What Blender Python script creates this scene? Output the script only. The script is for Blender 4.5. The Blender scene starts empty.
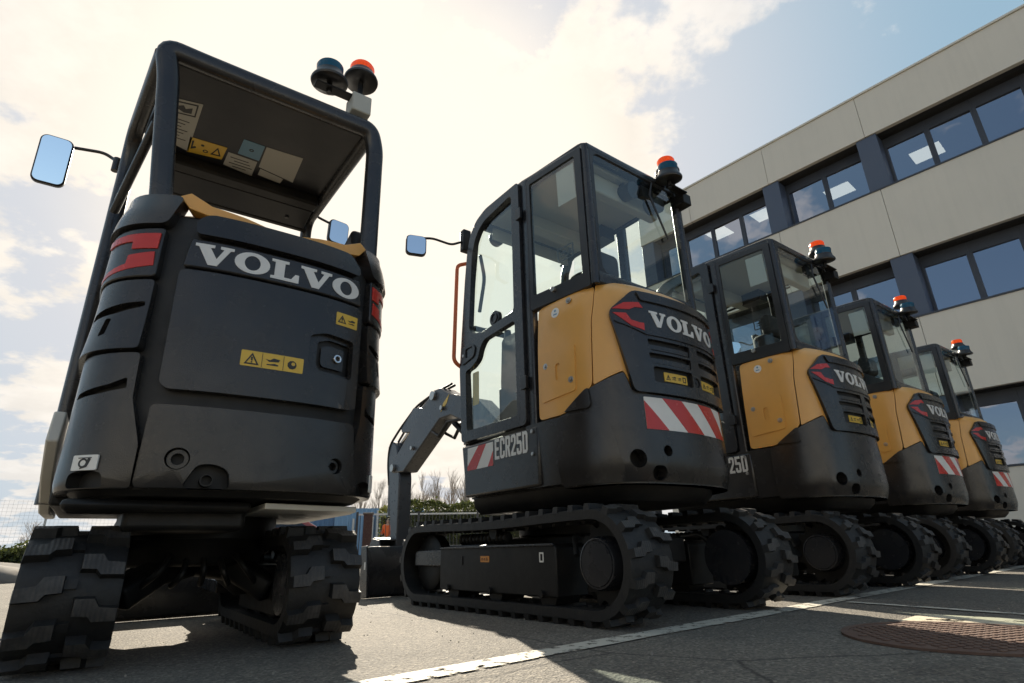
import bpy, bmesh, math, random
import numpy as np
from mathutils import Vector, Matrix
random.seed(7)
S = bpy.context.scene
COL = S.collection
PI = math.pi
R_ = math.radians

# ------------------------------------------------------------------ materials
def nt(name):
    m = bpy.data.materials.new(name); m.use_nodes = True
    n = m.node_tree.nodes; n.clear()
    out = n.new('ShaderNodeOutputMaterial')
    return m, m.node_tree, n, m.node_tree.links, out

def paint(name, col, rough=.4, dirt=None, damt=.25, dscale=6, bump=0., bscale=120, metal=0., spec=.5, coat=0., rvar=.12, orange=0.):
    """painted or moulded surface: base colour, a film of dust in uneven patches, uneven gloss, fine grain"""
    m, t, n, l, out = nt(name)
    b = n.new('ShaderNodeBsdfPrincipled')
    b.inputs['Metallic'].default_value = metal
    b.inputs['Specular IOR Level'].default_value = spec
    b.inputs['Coat Weight'].default_value = coat
    b.inputs['Coat Roughness'].default_value = .12
    tc = n.new('ShaderNodeTexCoord')
    n1 = n.new('ShaderNodeTexNoise'); n1.inputs['Scale'].default_value = dscale; n1.inputs['Detail'].default_value = 8; n1.inputs['Roughness'].default_value = .65
    oi = n.new('ShaderNodeObjectInfo'); of = n.new('ShaderNodeVectorMath'); of.operation = 'MULTIPLY_ADD'      # every object wears its own dirt
    of.inputs[1].default_value = (37, 53, 71); l.new(oi.outputs['Random'], of.inputs[0]); l.new(tc.outputs['Object'], of.inputs[2])
    l.new(of.outputs[0], n1.inputs['Vector'])
    rp = n.new('ShaderNodeMapRange'); rp.inputs['From Min'].default_value = .45; rp.inputs['From Max'].default_value = .8
    rp.inputs['To Max'].default_value = damt
    l.new(n1.outputs['Fac'], rp.inputs['Value'])
    mx = n.new('ShaderNodeMix'); mx.data_type = 'RGBA'
    mx.inputs['A'].default_value = (*col, 1)
    d = dirt if dirt else tuple(.5 * c + .5 * e for c, e in zip(col, (.22, .19, .15)))
    mx.inputs['B'].default_value = (*d, 1)
    l.new(rp.outputs['Result'], mx.inputs['Factor']); l.new(mx.outputs['Result'], b.inputs['Base Color'])
    n2 = n.new('ShaderNodeTexNoise'); n2.inputs['Scale'].default_value = dscale * 3.1; n2.inputs['Detail'].default_value = 6
    l.new(of.outputs[0], n2.inputs['Vector'])
    r2 = n.new('ShaderNodeMapRange'); r2.inputs['To Min'].default_value = max(.03, rough - rvar); r2.inputs['To Max'].default_value = min(1, rough + rvar)
    l.new(n2.outputs['Fac'], r2.inputs['Value']); l.new(r2.outputs['Result'], b.inputs['Roughness'])
    if bump:
        n3 = n.new('ShaderNodeTexNoise'); n3.inputs['Scale'].default_value = bscale; n3.inputs['Detail'].default_value = 3
        l.new(tc.outputs['Object'], n3.inputs['Vector'])
        bp = n.new('ShaderNodeBump'); bp.inputs['Strength'].default_value = bump; bp.inputs['Distance'].default_value = .003
        l.new(n3.outputs['Fac'], bp.inputs['Height']); l.new(bp.outputs['Normal'], b.inputs['Normal'])
    l.new(b.outputs['BSDF'], out.inputs['Surface'])
    return m

def glass(name, tint, refl=1.0, ior=1.5, rough=0.02, gc=(.95, .97, 1)):
    m, t, n, l, out = nt(name)
    tr = n.new('ShaderNodeBsdfTransparent'); tr.inputs['Color'].default_value = (*tint, 1)
    gl = n.new('ShaderNodeBsdfGlossy'); gl.inputs['Roughness'].default_value = rough; gl.inputs['Color'].default_value = (*gc, 1)
    fr = n.new('ShaderNodeFresnel')
    ge = n.new('ShaderNodeNewGeometry'); im = n.new('ShaderNodeMapRange')      # same gloss from either face of a pane
    im.inputs['To Min'].default_value = ior; im.inputs['To Max'].default_value = 1 / ior
    l.new(ge.outputs['Backfacing'], im.inputs['Value']); l.new(im.outputs['Result'], fr.inputs['IOR'])
    mu = n.new('ShaderNodeMath'); mu.operation = 'MULTIPLY'; mu.inputs[1].default_value = refl; mu.use_clamp = True
    mx = n.new('ShaderNodeMixShader')
    l.new(fr.outputs['Fac'], mu.inputs[0]); l.new(mu.outputs[0], mx.inputs['Fac'])
    l.new(tr.outputs[0], mx.inputs[1]); l.new(gl.outputs[0], mx.inputs[2]); l.new(mx.outputs[0], out.inputs['Surface'])
    return m

M = {}
M['char'] = paint('charcoal_paint', (.020, .0205, .023), .26, damt=.22, dscale=3.5, bump=.12, bscale=260, spec=.5)
M['plast'] = paint('charcoal_moulding', (.019, .0175, .0168), .25, damt=.16, dscale=5, bump=.2, bscale=300)
M['dark'] = paint('black_steel', (.007, .0065, .006), .5, damt=.14, dscale=7, bump=.15, spec=.3)
M['groove'] = paint('matt_black_plastic', (.006, .0058, .0055), .6, damt=.15)
M['rubber'] = paint('track_rubber', (.007, .0066, .0062), .6, dirt=(.04, .036, .03), damt=.3, dscale=16, bump=.5, bscale=90)  # belt colour kept extra dark: shade between the lugs is painted in
def ribbed(m):
    n = m.node_tree.nodes; l = m.node_tree.links; b = [q for q in n if q.type == 'BSDF_PRINCIPLED'][0]; old = [q for q in n if q.type == 'BUMP'][0]
    tc = n.new('ShaderNodeTexCoord'); w = n.new('ShaderNodeTexWave'); w.bands_direction = 'X'; w.inputs['Scale'].default_value = 26; w.inputs['Distortion'].default_value = .6; l.new(tc.outputs['Object'], w.inputs['Vector'])
    bp = n.new('ShaderNodeBump'); bp.inputs['Strength'].default_value = .25; bp.inputs['Distance'].default_value = .003; l.new(w.outputs['Fac'], bp.inputs['Height']); l.new(old.outputs['Normal'], bp.inputs['Normal']); l.new(bp.outputs['Normal'], b.inputs['Normal'])
M['lugface'] = paint('scuffed_lug_rubber', (.030, .0275, .0255), .6, dirt=(.12, .108, .094), damt=.5, dscale=22, bump=.5, bscale=90)  # dusty worn lug tops; their contrast with the belt also paints in gap shade
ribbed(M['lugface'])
M['yellow'] = paint('amber_yellow_paint', (.70, .350, .078), .34, dirt=(.50, .28, .09), damt=.42, dscale=4, bump=.06, bscale=250, coat=.2)
M['red'] = paint('red_reflector', (.50, .028, .016), .25, damt=.05)
M['white'] = paint('white_film', (.72, .70, .65), .35, damt=.25, dscale=12)
M['silver'] = paint('silver_lettering', (.66, .64, .60), .38, damt=.1, metal=.1)
M['steel'] = paint('bare_steel', (.42, .41, .39), .32, metal=.9, damt=.2)
M['roofdark'] = paint('dark_roof_underside', (.012, .013, .017), .4, damt=.12)
M['rod'] = paint('chromed_rod', (.6, .6, .6), .12, metal=1, damt=.05)
M['decal'] = paint('yellow_warning_film', (.66, .42, .04), .35, damt=.2, dscale=20)
M['ink'] = paint('black_ink', (.012, .012, .012), .45, damt=.05)
M['odecal'] = paint('orange_warning_film', (.62, .24, .03), .4, damt=.2, dscale=20)
M['blufilm'] = paint('blue_instruction_film', (.12, .26, .38), .4, damt=.1)
M['cream'] = paint('cream_white_paint', (.60, .575, .51), .42, damt=.3, dscale=4)
M['grab'] = paint('orange_handrail_paint', (.60, .13, .035), .4, damt=.2)
M['headliner'] = paint('grey_headliner', (.42, .42, .38), .8, damt=.1)
M['seat'] = paint('black_seat_cloth', (.02, .02, .022), .85, damt=.2, bump=.4)
M['bluegrey'] = paint('blue_grey_boom_paint', (.040, .045, .053), .30, damt=.3, dscale=5)
M['beaconbase'] = paint('beacon_black_plastic', (.012, .012, .013), .35, damt=.2)
M['mirror'] = paint('mirror_glass', (.9, .92, .93), .02, metal=1, damt=0, rvar=.0)
M['cabglass'] = glass('tinted_cab_glass', (.86, .93, .915), 1.3, 1.5)
M['bldglass'] = glass('blue_reflective_glass', (.33, .38, .42), 7.5, 1.55, .01, (.80, .85, .98))
def lens(name, col):
    m, t, n, l, out = nt(name)
    b = n.new('ShaderNodeBsdfPrincipled'); b.inputs['Base Color'].default_value = (*col, 1); b.inputs['Roughness'].default_value = .12
    tl = n.new('ShaderNodeBsdfTranslucent'); tl.inputs['Color'].default_value = (*col, 1)
    mx = n.new('ShaderNodeMixShader'); mx.inputs['Fac'].default_value = .55
    w = n.new('ShaderNodeTexWave'); w.inputs['Scale'].default_value = 60; w.bands_direction = 'X'
    tc = n.new('ShaderNodeTexCoord'); l.new(tc.outputs['Object'], w.inputs['Vector'])
    bp = n.new('ShaderNodeBump'); bp.inputs['Strength'].default_value = .3; bp.inputs['Distance'].default_value = .002
    l.new(w.outputs['Fac'], bp.inputs['Height']); l.new(bp.outputs['Normal'], b.inputs['Normal'])
    l.new(b.outputs[0], mx.inputs[1]); l.new(tl.outputs[0], mx.inputs[2]); l.new(mx.outputs[0], out.inputs['Surface'])
    return m
M['lensorange'] = lens('orange_beacon_lens', (.92, .21, .02))
M['lensblue'] = lens('blue_beacon_lens', (.02, .14, .23))
M['cladding'] = paint('beige_grey_cladding', (.61, .555, .465), .45, dirt=(.42, .39, .34), damt=.3, dscale=.5, bump=.04, bscale=40)
M['coping'] = paint('pale_roof_coping', (.6, .57, .5), .4, damt=.2)
M['bluecol'] = paint('slate_blue_cladding', (.058, .075, .115), .45, damt=.15, dscale=1)
M['frame'] = paint('dark_window_frame', (.034, .040, .054), .5, damt=.15, dscale=2)
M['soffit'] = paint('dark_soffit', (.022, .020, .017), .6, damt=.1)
M['interior'] = paint('office_interior', (.16, .15, .14), .9, damt=.1)
M['blind'] = paint('office_white_ceiling', (.22, .22, .21), .9, damt=.05)

# ------------------------------------------------------------------ mesh helpers
def obj(name, bm, mat, parent=None, angle=38, bevel=0., seg=2, blim=42):
    bmesh.ops.recalc_face_normals(bm, faces=bm.faces[:])
    me = bpy.data.meshes.new(name); bm.to_mesh(me); bm.free()
    for m in (mat if isinstance(mat, (list, tuple)) else [mat]): me.materials.append(m)
    for p in me.polygons: p.use_smooth = True
    me.set_sharp_from_angle(angle=R_(angle))
    o = bpy.data.objects.new(name, me); COL.objects.link(o)
    if parent is not None: o.parent = parent
    if bevel:
        b = o.modifiers.new('edge', 'BEVEL'); b.width = bevel; b.segments = seg; b.limit_method = 'ANGLE'; b.angle_limit = R_(blim)
    return o

def thing(name, label, cat, loc=(0, 0, 0), rz=0., group=None):
    o = bpy.data.objects.new(name, None); COL.objects.link(o)
    o.location = loc; o.rotation_euler = (0, 0, rz); o.empty_display_size = .2
    o['label'] = label; o['category'] = cat
    if group: o['group'] = group
    return o

def tag(o, label=None, cat=None, group=None, kind=None):
    if label: o['label'] = label
    if cat: o['category'] = cat
    if group: o['group'] = group
    if kind: o['kind'] = kind
    return o

def box(bm, a, b, mi=0):
    """axis box from corner a to corner b"""
    x0, y0, z0 = (min(p, q) for p, q in zip(a, b)); x1, y1, z1 = (max(p, q) for p, q in zip(a, b))
    v = [bm.verts.new(p) for p in ((x0, y0, z0), (x1, y0, z0), (x1, y1, z0), (x0, y1, z0), (x0, y0, z1), (x1, y0, z1), (x1, y1, z1), (x0, y1, z1))]
    for f in ((0, 3, 2, 1), (4, 5, 6, 7), (0, 1, 5, 4), (1, 2, 6, 5), (2, 3, 7, 6), (3, 0, 4, 7)):
        bm.faces.new([v[i] for i in f]).material_index = mi
    return v

def loft(bm, rings, cap=True, closed=True, mi=0):
    vs = [[bm.verts.new(p) for p in r] for r in rings]
    n = len(vs[0])
    for a, b in zip(vs, vs[1:]):
        for i in range(n if closed else n - 1):
            j = (i + 1) % n
            bm.faces.new((a[i], a[j], b[j], b[i])).material_index = mi
    if cap and closed:
        bm.faces.new(vs[0][::-1]).material_index = mi; bm.faces.new(vs[-1]).material_index = mi
    return vs

def frame_of(d):
    d = Vector(d).normalized()
    u = Vector((0, 0, 1)) if abs(d.z) < .95 else Vector((1, 0, 0))
    a = d.cross(u).normalized(); return a, a.cross(d).normalized(), d

def cyl(bm, p0, p1, r0, r1=None, seg=20, mi=0, prof=None):
    """cylinder or lathe (prof: list of (t along axis 0..1, radius))"""
    p0, p1 = Vector(p0), Vector(p1); a, b, d = frame_of(p1 - p0)
    r1 = r0 if r1 is None else r1
    prof = prof or [(0, r0), (1, r1)]
    rings = []
    for t, r in prof:
        c = p0.lerp(p1, t)
        rings.append([c + a * (r * math.cos(2 * PI * i / seg)) + b * (r * math.sin(2 * PI * i / seg)) for i in range(seg)])
    loft(bm, rings, mi=mi)

def rprof(w, h, r, k=3):
    """rounded rectangle profile w x h"""
    pts = []
    for cx, cy, a0 in ((w / 2 - r, h / 2 - r, 0), (-w / 2 + r, h / 2 - r, 90), (-w / 2 + r, -h / 2 + r, 180), (w / 2 - r, -h / 2 + r, 270)):
        for i in range(k + 1):
            a = R_(a0 + 90 * i / k); pts.append((cx + r * math.cos(a), cy + r * math.sin(a)))
    return pts

def fillet(pts, r, k=5):
    """round the inner corners of a 3D polyline"""
    P = [Vector(p) for p in pts]; out = [P[0]]
    for a, b, c in zip(P, P[1:], P[2:]):
        u = (a - b); v = (c - b); rr = min(r, u.length * .45, v.length * .45)
        s, e = b + u.normalized() * rr, b + v.normalized() * rr
        for i in range(k + 1):
            t = i / k; out.append(s.lerp(b, t).lerp(b.lerp(e, t), t))
    out.append(P[-1]); return out

def sweep(bm, pts, prof, up=(0, 0, 1), mi=0, closed=False):
    P = [Vector(p) for p in pts]; n = len(P); up = Vector(up)
    if isinstance(prof, (int, float)):
        prof = [(prof * math.cos(2 * PI * i / 10), prof * math.sin(2 * PI * i / 10)) for i in range(10)]
    rings = []; last = None
    for i in range(n):
        d = ((P[min(i + 1, n - 1)] - P[i]).normalized() + (P[i] - P[max(i - 1, 0)]).normalized()).normalized()
        a = d.cross(up) if last is None else last - d * last.dot(d)
        if a.length < 1e-4: a = d.cross(Vector((1, 0, 0)))
        a.normalize(); last = a; b = a.cross(d)
        # mitre so the section keeps its width through a bend
        k = 1.0
        if 0 < i < n - 1:
            k = 1 / max(.5, d.dot((P[i + 1] - P[i]).normalized()))
        rings.append([P[i] + a * (x * (k if abs(last.dot(up)) < .5 else 1)) + b * y for x, y in prof])
    loft(bm, rings, mi=mi)

def plate(bm, outer, holes=(), t0=0., t1=.01, mi=0):
    """flat plate in (x, y), thickness along z; holes cut through"""
    E = []
    for loop in [outer] + list(holes):
        vs = [bm.verts.new((p[0], p[1], t0)) for p in loop]
        E += [bm.edges.new((vs[i], vs[(i + 1) % len(vs)])) for i in range(len(vs))]
    if holes:
        g = bmesh.ops.triangle_fill(bm, use_beauty=True, use_dissolve=False, edges=E)
        F = [f for f in g['geom'] if isinstance(f, bmesh.types.BMFace)]
    else:
        F = [bm.faces.new(list(dict.fromkeys(v for e in E for v in e.verts)))] if False else None
        vs = [e.verts[0] for e in E]
        F = [bm.faces.new([E[i].verts[0] if E[i].verts[0] in E[i - 1].verts else E[i].verts[1] for i in range(len(E))])]
    for f in F: f.material_index = mi
    r = bmesh.ops.extrude_face_region(bm, geom=F)
    for v in r['geom']:
        if isinstance(v, bmesh.types.BMVert): v.co.z = t1
    for f in r['geom']:
        if isinstance(f, bmesh.types.BMFace): f.material_index = mi
    return F

def chop(bm, step, axes=(0,)):
    for ax in axes:
        cs = [v.co[ax] for v in bm.verts]
        if not cs: return
        a, b = min(cs), max(cs); k = math.ceil(a / step + 1e-6)
        no = [0, 0, 0]; no[ax] = 1
        while k * step < b - 1e-6:
            co = [0, 0, 0]; co[ax] = k * step
            bmesh.ops.bisect_plane(bm, geom=bm.verts[:] + bm.edges[:] + bm.faces[:], dist=1e-6, plane_co=co, plane_no=no)
            k += 1

def warp(bm, fn):
    if not len(bm.verts): return
    A = np.array([v.co[:] for v in bm.verts]); B = fn(A[:, 0], A[:, 1], A[:, 2])
    for v, p in zip(bm.verts, B): v.co = p

def circ(x, z, r, n=24, rz=None):
    rz = rz or r
    return [(x + r * math.cos(2 * PI * i / n), z + rz * math.sin(2 * PI * i / n)) for i in range(n)]

def rrect(x0, z0, x1, z1, r=.01, k=4):
    w, h = x1 - x0, z1 - z0
    return [(x + (x0 + x1) / 2, y + (z0 + z1) / 2) for x, y in rprof(w, h, min(r, w * .49, h * .49), k)]

def rpoly(pts, r=.02, k=4):
    """polygon with rounded corners"""
    P = [Vector(p) for p in pts]; n = len(P); out = []
    for i in range(n):
        a, b, c = P[i - 1], P[i], P[(i + 1) % n]
        u, v = a - b, c - b; rr = min(r, u.length * .45, v.length * .45)
        s, e = b + u.normalized() * rr, b + v.normalized() * rr
        for j in range(k + 1):
            t = j / k; q = s.lerp(b, t).lerp(b.lerp(e, t), t); out.append((q.x, q.y))
    return out

# plan outline of an upper body: straight sides closed by a rounded tail; u = distance along it from the tail's middle
def outline(xc, hw, y0, b, n, yf, N=160):
    t = np.linspace(0, PI, N * 2 + 1)
    X = xc - hw * np.sign(np.cos(t)) * abs(np.cos(t)) ** (2 / n); Y = y0 - b * np.sin(t) ** (2 / n)
    P = np.vstack([[[xc - hw, yf]], np.stack([X, Y], 1), [[xc + hw, yf]]])
    s = np.append(0, np.cumsum(np.hypot(*np.diff(P, axis=0).T))); s -= s[N + 1]
    return P, s
def wrapper(OL, inset=None):
    P, s = OL
    def fn(u, z, w):
        x, y = np.interp(u, s, P[:, 0]), np.interp(u, s, P[:, 1])
        e = .012
        dx = np.interp(u + e, s, P[:, 0]) - np.interp(u - e, s, P[:, 0]); dy = np.interp(u + e, s, P[:, 1]) - np.interp(u - e, s, P[:, 1])
        L = np.hypot(dx, dy); nx, ny = dy / L, -dx / L
        ww = w - (inset(z) if inset else 0)
        return np.stack([x + nx * ww, y + ny * ww, z], 1)
    return fn
def side(x, sg=-1):
    """maps (a, b, w) -> a machine's flat side: a runs towards the tail when sg = -1"""
    def fn(a, b, w): return np.stack([x + sg * w, sg * a, b], 1)
    return fn

def skin(name, plates, fn, mat, parent, step=.03, bevel=.004, axes=(0,), zstep=None, angle=38):
    bm = bmesh.new()
    for p in plates: plate(bm, *p)
    chop(bm, step, axes)
    if zstep: chop(bm, zstep, (1,))
    warp(bm, fn)
    return obj(name, bm, mat, parent, angle=angle, bevel=bevel)

# ------------------------------------------------------------------ lettering
def L_V():
    return [(0, 1), (.60, 1), (.60, .87), (.47, .85), (.70, .34), (.90, .85), (.78, .87), (.78, 1), (1.22, 1), (1.22, .87), (1.11, .85), (.74, 0), (.46, 0), (.11, .85), (0, .87)], []
def L_O():
    return circ(.60, .5, .60, 28, .53), [circ(.60, .5, .27, 20, .37)]
def L_L():
    return [(0, 1), (.62, 1), (.62, .87), (.48, .85), (.48, .15), (.74, .15), (.88, .42), (1.02, .42), (1.02, 0), (0, 0), (0, .13), (.13, .15), (.13, .85), (0, .87)], []
def slab_word(u0, u1, z0, h, w0, w1, drop=0.):
    """the five slab-serif letters of the maker's mark laid between u0 and u1"""
    seq = [(L_V(), 1.22), (L_O(), 1.2), (L_L(), 1.02), (L_V(), 1.22), (L_O(), 1.2)]; gap = .045
    tot = sum(a for _, a in seq) + gap * 4; k = (u1 - u0) / tot; out = []; x = 0
    for (o, hs), adv in seq:
        f = lambda q: [(u0 + (x + a) * k, z0 + b * h - drop * (x + a) / tot) for a, b in q]
        out.append((f(o), [f(q) for q in hs], w0, w1)); x += adv + gap
    return out
def block_word(a0, z0, h, w, gap, w0, w1):
    """condensed block letters E C R 2 5 D"""
    t = .27
    def P(q): return q
    E = [(0, 0), (1, 0), (1, .15), (t * 1.2, .15), (t * 1.2, .43), (.85, .43), (.85, .58), (t * 1.2, .58), (t * 1.2, .85), (1, .85), (1, 1), (0, 1)]
    Cc = [(.2, 0), (.8, 0), (1, .1), (1, .34), (.68, .34), (.68, .15), (.33, .15), (.33, .85), (.68, .85), (.68, .66), (1, .66), (1, .9), (.8, 1), (.2, 1), (0, .9), (0, .1)]
    Rr = [(0, 0), (.33, 0), (.33, .42), (.45, .42), (.68, 0), (1.05, 0), (.80, .44), (1, .54), (1, .9), (.8, 1), (0, 1)]
    Rh = [(.33, .56), (.66, .56), (.66, .86), (.33, .86)]
    T2 = [(0, 0), (1, 0), (1, .15), (.42, .15), (1, .58), (1, .9), (.8, 1), (.2, 1), (0, .9), (0, .66), (.33, .66), (.33, .85), (.67, .85), (.67, .60), (0, .15)]
    F5 = [(.2, 0), (.8, 0), (1, .1), (1, .54), (.8, .64), (.33, .64), (.33, .85), (.95, .85), (.95, 1), (0, 1), (0, .49), (.67, .49), (.67, .15), (.33, .15), (.33, .3), (0, .3), (0, .1)]
    D = [(0, 0), (.78, 0), (1, .12), (1, .88), (.78, 1), (0, 1)]; Dh = [(.33, .15), (.67, .15), (.67, .85), (.33, .85)]
    out = []; x = a0
    for o, hs in ((E, []), (Cc, []), (Rr, [Rh]), (T2, []), (F5, []), (D, [Dh])):
        f = lambda q: [(x + p * w, z0 + r * h) for p, r in q]
        out.append((f(o), [f(q) for q in hs], w0, w1)); x += w + gap
    return out
def tri_sign(x, z, s, w0, w1):
    o = [(x - s, z - s * .75), (x + s, z - s * .75), (x, z + s)]
    i = [(x - s * .66, z - s * .55), (x + s * .66, z - s * .55), (x, z + s * .62)]
    return [(o, [i], w0, w1), ([(x - s * .1, z - s * .18), (x + s * .1, z - s * .18), (x + s * .13, z + s * .38), (x - s * .13, z + s * .38)], [], w0, w1), (circ(x, z - s * .38, s * .11, 8), [], w0, w1)]
def blob_sign(x, z, s, w0, w1, seed=0):
    r = random.Random(seed)
    o = [(x - s, z + s * .25), (x - s * .4, z + s * .15), (x + s * .1, z + s * .5), (x + s, z + s * .35), (x + s * .8, z), (x + s * .1, z - s * .05), (x - s * .5, z - s * .12)]
    b = [(x - s * .8, z - s * .62), (x + s * .8, z - s * .62), (x + s * .8, z - s * .45), (x + s * .3, z - s * .3), (x - s * .3, z - s * .45), (x - s * .8, z - s * .47)]
    return [(o, [], w0, w1), (b, [], w0, w1)]

def stripes(a0, z0, a1, z1, lean, wid, first, w):
    """diagonal red bars clipped to a rectangle"""
    def clip(poly, ax, lim, keep):
        out = []
        for p, q in zip(poly, poly[1:] + poly[:1]):
            ip, iq = keep(p[ax], lim), keep(q[ax], lim)
            if ip: out.append(p)
            if ip != iq:
                t = (lim - p[ax]) / (q[ax] - p[ax]); out.append((p[0] + t * (q[0] - p[0]), p[1] + t * (q[1] - p[1])))
        return out
    res = []; x = first
    while x < a1 + abs(lean):
        q = [(x, z1), (x + wid, z1), (x + wid + lean, z0), (x + lean, z0)]
        q = clip(clip(q, 0, a0, lambda v, l: v >= l), 0, a1, lambda v, l: v <= l) if q else q
        if len(q) >= 3: res.append((q, [], w[0], w[1]))
        x += wid * 2
    return res

# ------------------------------------------------------------------ crawler track
def make_track(root, x0, x1, half, r, lug, sgn, pitch=.1, yoff=0., fr=None):
    """rubber belt loop round two wheels at y = +-half; sgn = outer side (+1 right, -1 left)"""
    zc = r + lug
    Lf, La = 2 * half, PI * r; tot = 2 * Lf + 2 * La
    def path(s):
        s = np.mod(s, tot); y = np.empty_like(s); z = np.empty_like(s); ny = np.empty_like(s); nz = np.empty_like(s)
        a = s < Lf; y[a] = -half + s[a]; z[a] = zc - r; ny[a] = 0; nz[a] = -1
        b = (s >= Lf) & (s < Lf + La); t = (s[b] - Lf) / r; ny[b] = np.sin(t); nz[b] = -np.cos(t); y[b] = half + r * ny[b]; z[b] = zc + r * nz[b]
        c = (s >= Lf + La) & (s < 2 * Lf + La); q = s[c] - Lf - La; sag = .012 * np.sin(PI * q / Lf) ** 2; y[c] = half - q; z[c] = zc + r - sag; ny[c] = 0; nz[c] = 1
        d = s >= 2 * Lf + La; t = (s[d] - 2 * Lf - La) / r; ny[d] = -np.sin(t); nz[d] = np.cos(t); y[d] = -half + r * ny[d]; z[d] = zc + r * nz[d]
        return y, z, ny, nz
    def fn(s, x, w):
        y, z, ny, nz = path(s); return np.stack([x, y + ny * w, z + nz * w], 1)
    xm = (x0 + x1) / 2; wd = x1 - x0
    n = round(tot / pitch); p = tot / n
    bm = bmesh.new()
    # belt
    N = 120
    ss = np.linspace(0, tot, N, endpoint=False)
    prof = [(x0, -.034), (x0, .004), (x0 + .010, .009), (x1 - .010, .009), (x1, .004), (x1, -.034)]
    rings = []
    for s in ss:
        q = fn(np.full(6, s), np.array([a for a, _ in prof]), np.array([b for _, b in prof])); rings.append([bm.verts.new(v) for v in q])
    for i in range(N):
        a, b = rings[i], rings[(i + 1) % N]
        for j in range(6):
            k = (j + 1) % 6; bm.faces.new((a[j], a[k], b[k], b[j]))
    # tread blocks: two staggered rows of stepped lugs
    bl = bmesh.new()
    for i in range(n):
        for row in (0, 1):
            s0 = i * p + (p * .5 if row else 0)
            m = 1 if row else -1
            xa, xb, xc = xm + m * wd * .05, xm + m * wd * .25, xm + m * wd * .505
            q = [(s0 - .04 * p, xa), (s0 + .40 * p, xa), (s0 + .43 * p, xb - m * wd * .04), (s0 + .58 * p, xb + m * wd * .01), (s0 + .60 * p, xc), (s0 + .25 * p, xc), (s0 + .20 * p, xb + m * wd * .06), (s0 - .03 * p, xb)]
            a = len(bl.verts)
            plate(bl, q, [], .0, lug)
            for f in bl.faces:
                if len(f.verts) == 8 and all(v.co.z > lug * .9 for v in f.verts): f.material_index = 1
            for v in list(bl.verts)[a:]:
                if v.co.z > .0:
                    v.co.x += (s0 + .30 * p - v.co.x) * .20; v.co.y += (xm + m * wd * .27 - v.co.y) * .08
        # rib between the rows
        if True:
            plate(bl, [(i * p + .08 * p, xm - wd * .06), (i * p + .30 * p, xm - wd * .06), (i * p + .30 * p, xm + wd * .06), (i * p + .08 * p, xm + wd * .06)], [], -.004, lug * .55)
    chop(bl, .02, (0,))
    warp(bl, fn)
    me = bpy.data.meshes.new('tmp'); bl.to_mesh(me); bl.free(); bm.from_mesh(me); bpy.data.meshes.remove(me)
    # inner drive teeth
    for i in range(n):
        s0 = i * p
        q = fn(np.array([s0, s0 + .04, s0 + .03, s0 + .01] * 2), np.array([xm - .03] * 4 + [xm + .03] * 4), np.array([-.02, -.02, -.045, -.045] * 2))
        v = [bm.verts.new(k) for k in q]
        for f in ((0, 1, 2, 3), (4, 5, 6, 7), (0, 1, 5, 4), (1, 2, 6, 5), (2, 3, 7, 6), (3, 0, 4, 7)): bm.faces.new([v[k] for k in f])
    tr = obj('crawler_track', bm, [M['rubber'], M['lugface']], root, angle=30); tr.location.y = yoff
    xo = x1 - .012 if sgn > 0 else x0 + .012           # just inside the outer belt edge
    xi = x0 + .04 if sgn > 0 else x1 - .04
    # side frame
    f0, f1, ft, fb = fr or (-.51, .51, zc + .085, zc - .14)
    bm = bmesh.new()
    prof = [(f0, fb), (f1, fb), (f1, ft - .02), (f1 - .02, ft), (f0 + .02, ft), (f0, ft - .02)]
    plate(bm, prof, [], 0, 1)
    warp(bm, lambda a, b, w: np.stack([xi + (xo - sgn * .012 - xi) * w, a, b], 1))
    frm = obj('track_frame', bm, M['dark'], tr, bevel=.006)
    bm = bmesh.new(); box(bm, (xo - sgn * .0125, f0 + .01, ft - .012), (xo - sgn * .002, f1 - .01, ft - .001)); obj('frame_lip', bm, M['char'], tr, bevel=.003)
    bm = bmesh.new(); L_ = f1 - f0
    plate(bm, rrect(f0 + L_ * .76, zc - .01, f0 + L_ * .775, zc + .035, .006), [], 0, .004); warp(bm, lambda a, b, w: np.stack([xo - sgn * (.012 - w) + 0 * a, a, b], 1)); obj('grease_slot', bm, M['groove'], tr)
    bm = bmesh.new()
    for i in range(13):
        yy = f0 + L_ * (.45 + .035 * i); cyl(bm, (xm + sgn * .02, yy, ft + .035), (xm + sgn * .02, yy + .018, ft + .035), .030, seg=14, prof=[(0, .022), (.3, .030), (.7, .030), (1, .022)])
    obj('tension_spring', bm, M['dark'], tr)
    bm = bmesh.new(); sweep(bm, fillet([(xi, f0 + .05, ft + .02), (xm, f0 - .02, ft + .03), (xm + sgn * .05, f0 - .08, zc + .03)], .03), .012); obj('motor_hose', bm, M['groove'], tr)
    # fork for the front idler
    bm = bmesh.new(); plate(bm, [(f1 - .004, zc - .02), (half + .10, zc - .02), (half + .10, zc + .055), (half + .07, zc + .07), (f1 - .004, zc + .07)], [], 0, 1)
    warp(bm, lambda a, b, w: np.stack([xi + (xo - sgn * .03 - xi) * w, a, b], 1))
    obj('idler_fork', bm, M['char'], tr, bevel=.006)
    # idler wheel (front) and final drive (rear)
    ri = r - .05
    bm = bmesh.new(); cyl(bm, (xm - .04, half, zc), (xm + .04, half, zc), ri, seg=32, prof=[(0, ri * .5), (0, ri * .9), (.1, ri), (.9, ri), (1, ri * .9), (1, ri * .5)])
    obj('idler_wheel', bm, M['dark'], tr)
    bm = bmesh.new()
    nt_ = 15; ring = []
    for i in range(nt_ * 4):
        a = 2 * PI * i / (nt_ * 4); rr = (r - .028) if i % 4 in (1, 2) else r - .055
        ring.append((-half + rr * math.cos(a), zc + rr * math.sin(a)))
    plate(bm, ring, [], xm - .018, xm + .018)
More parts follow.
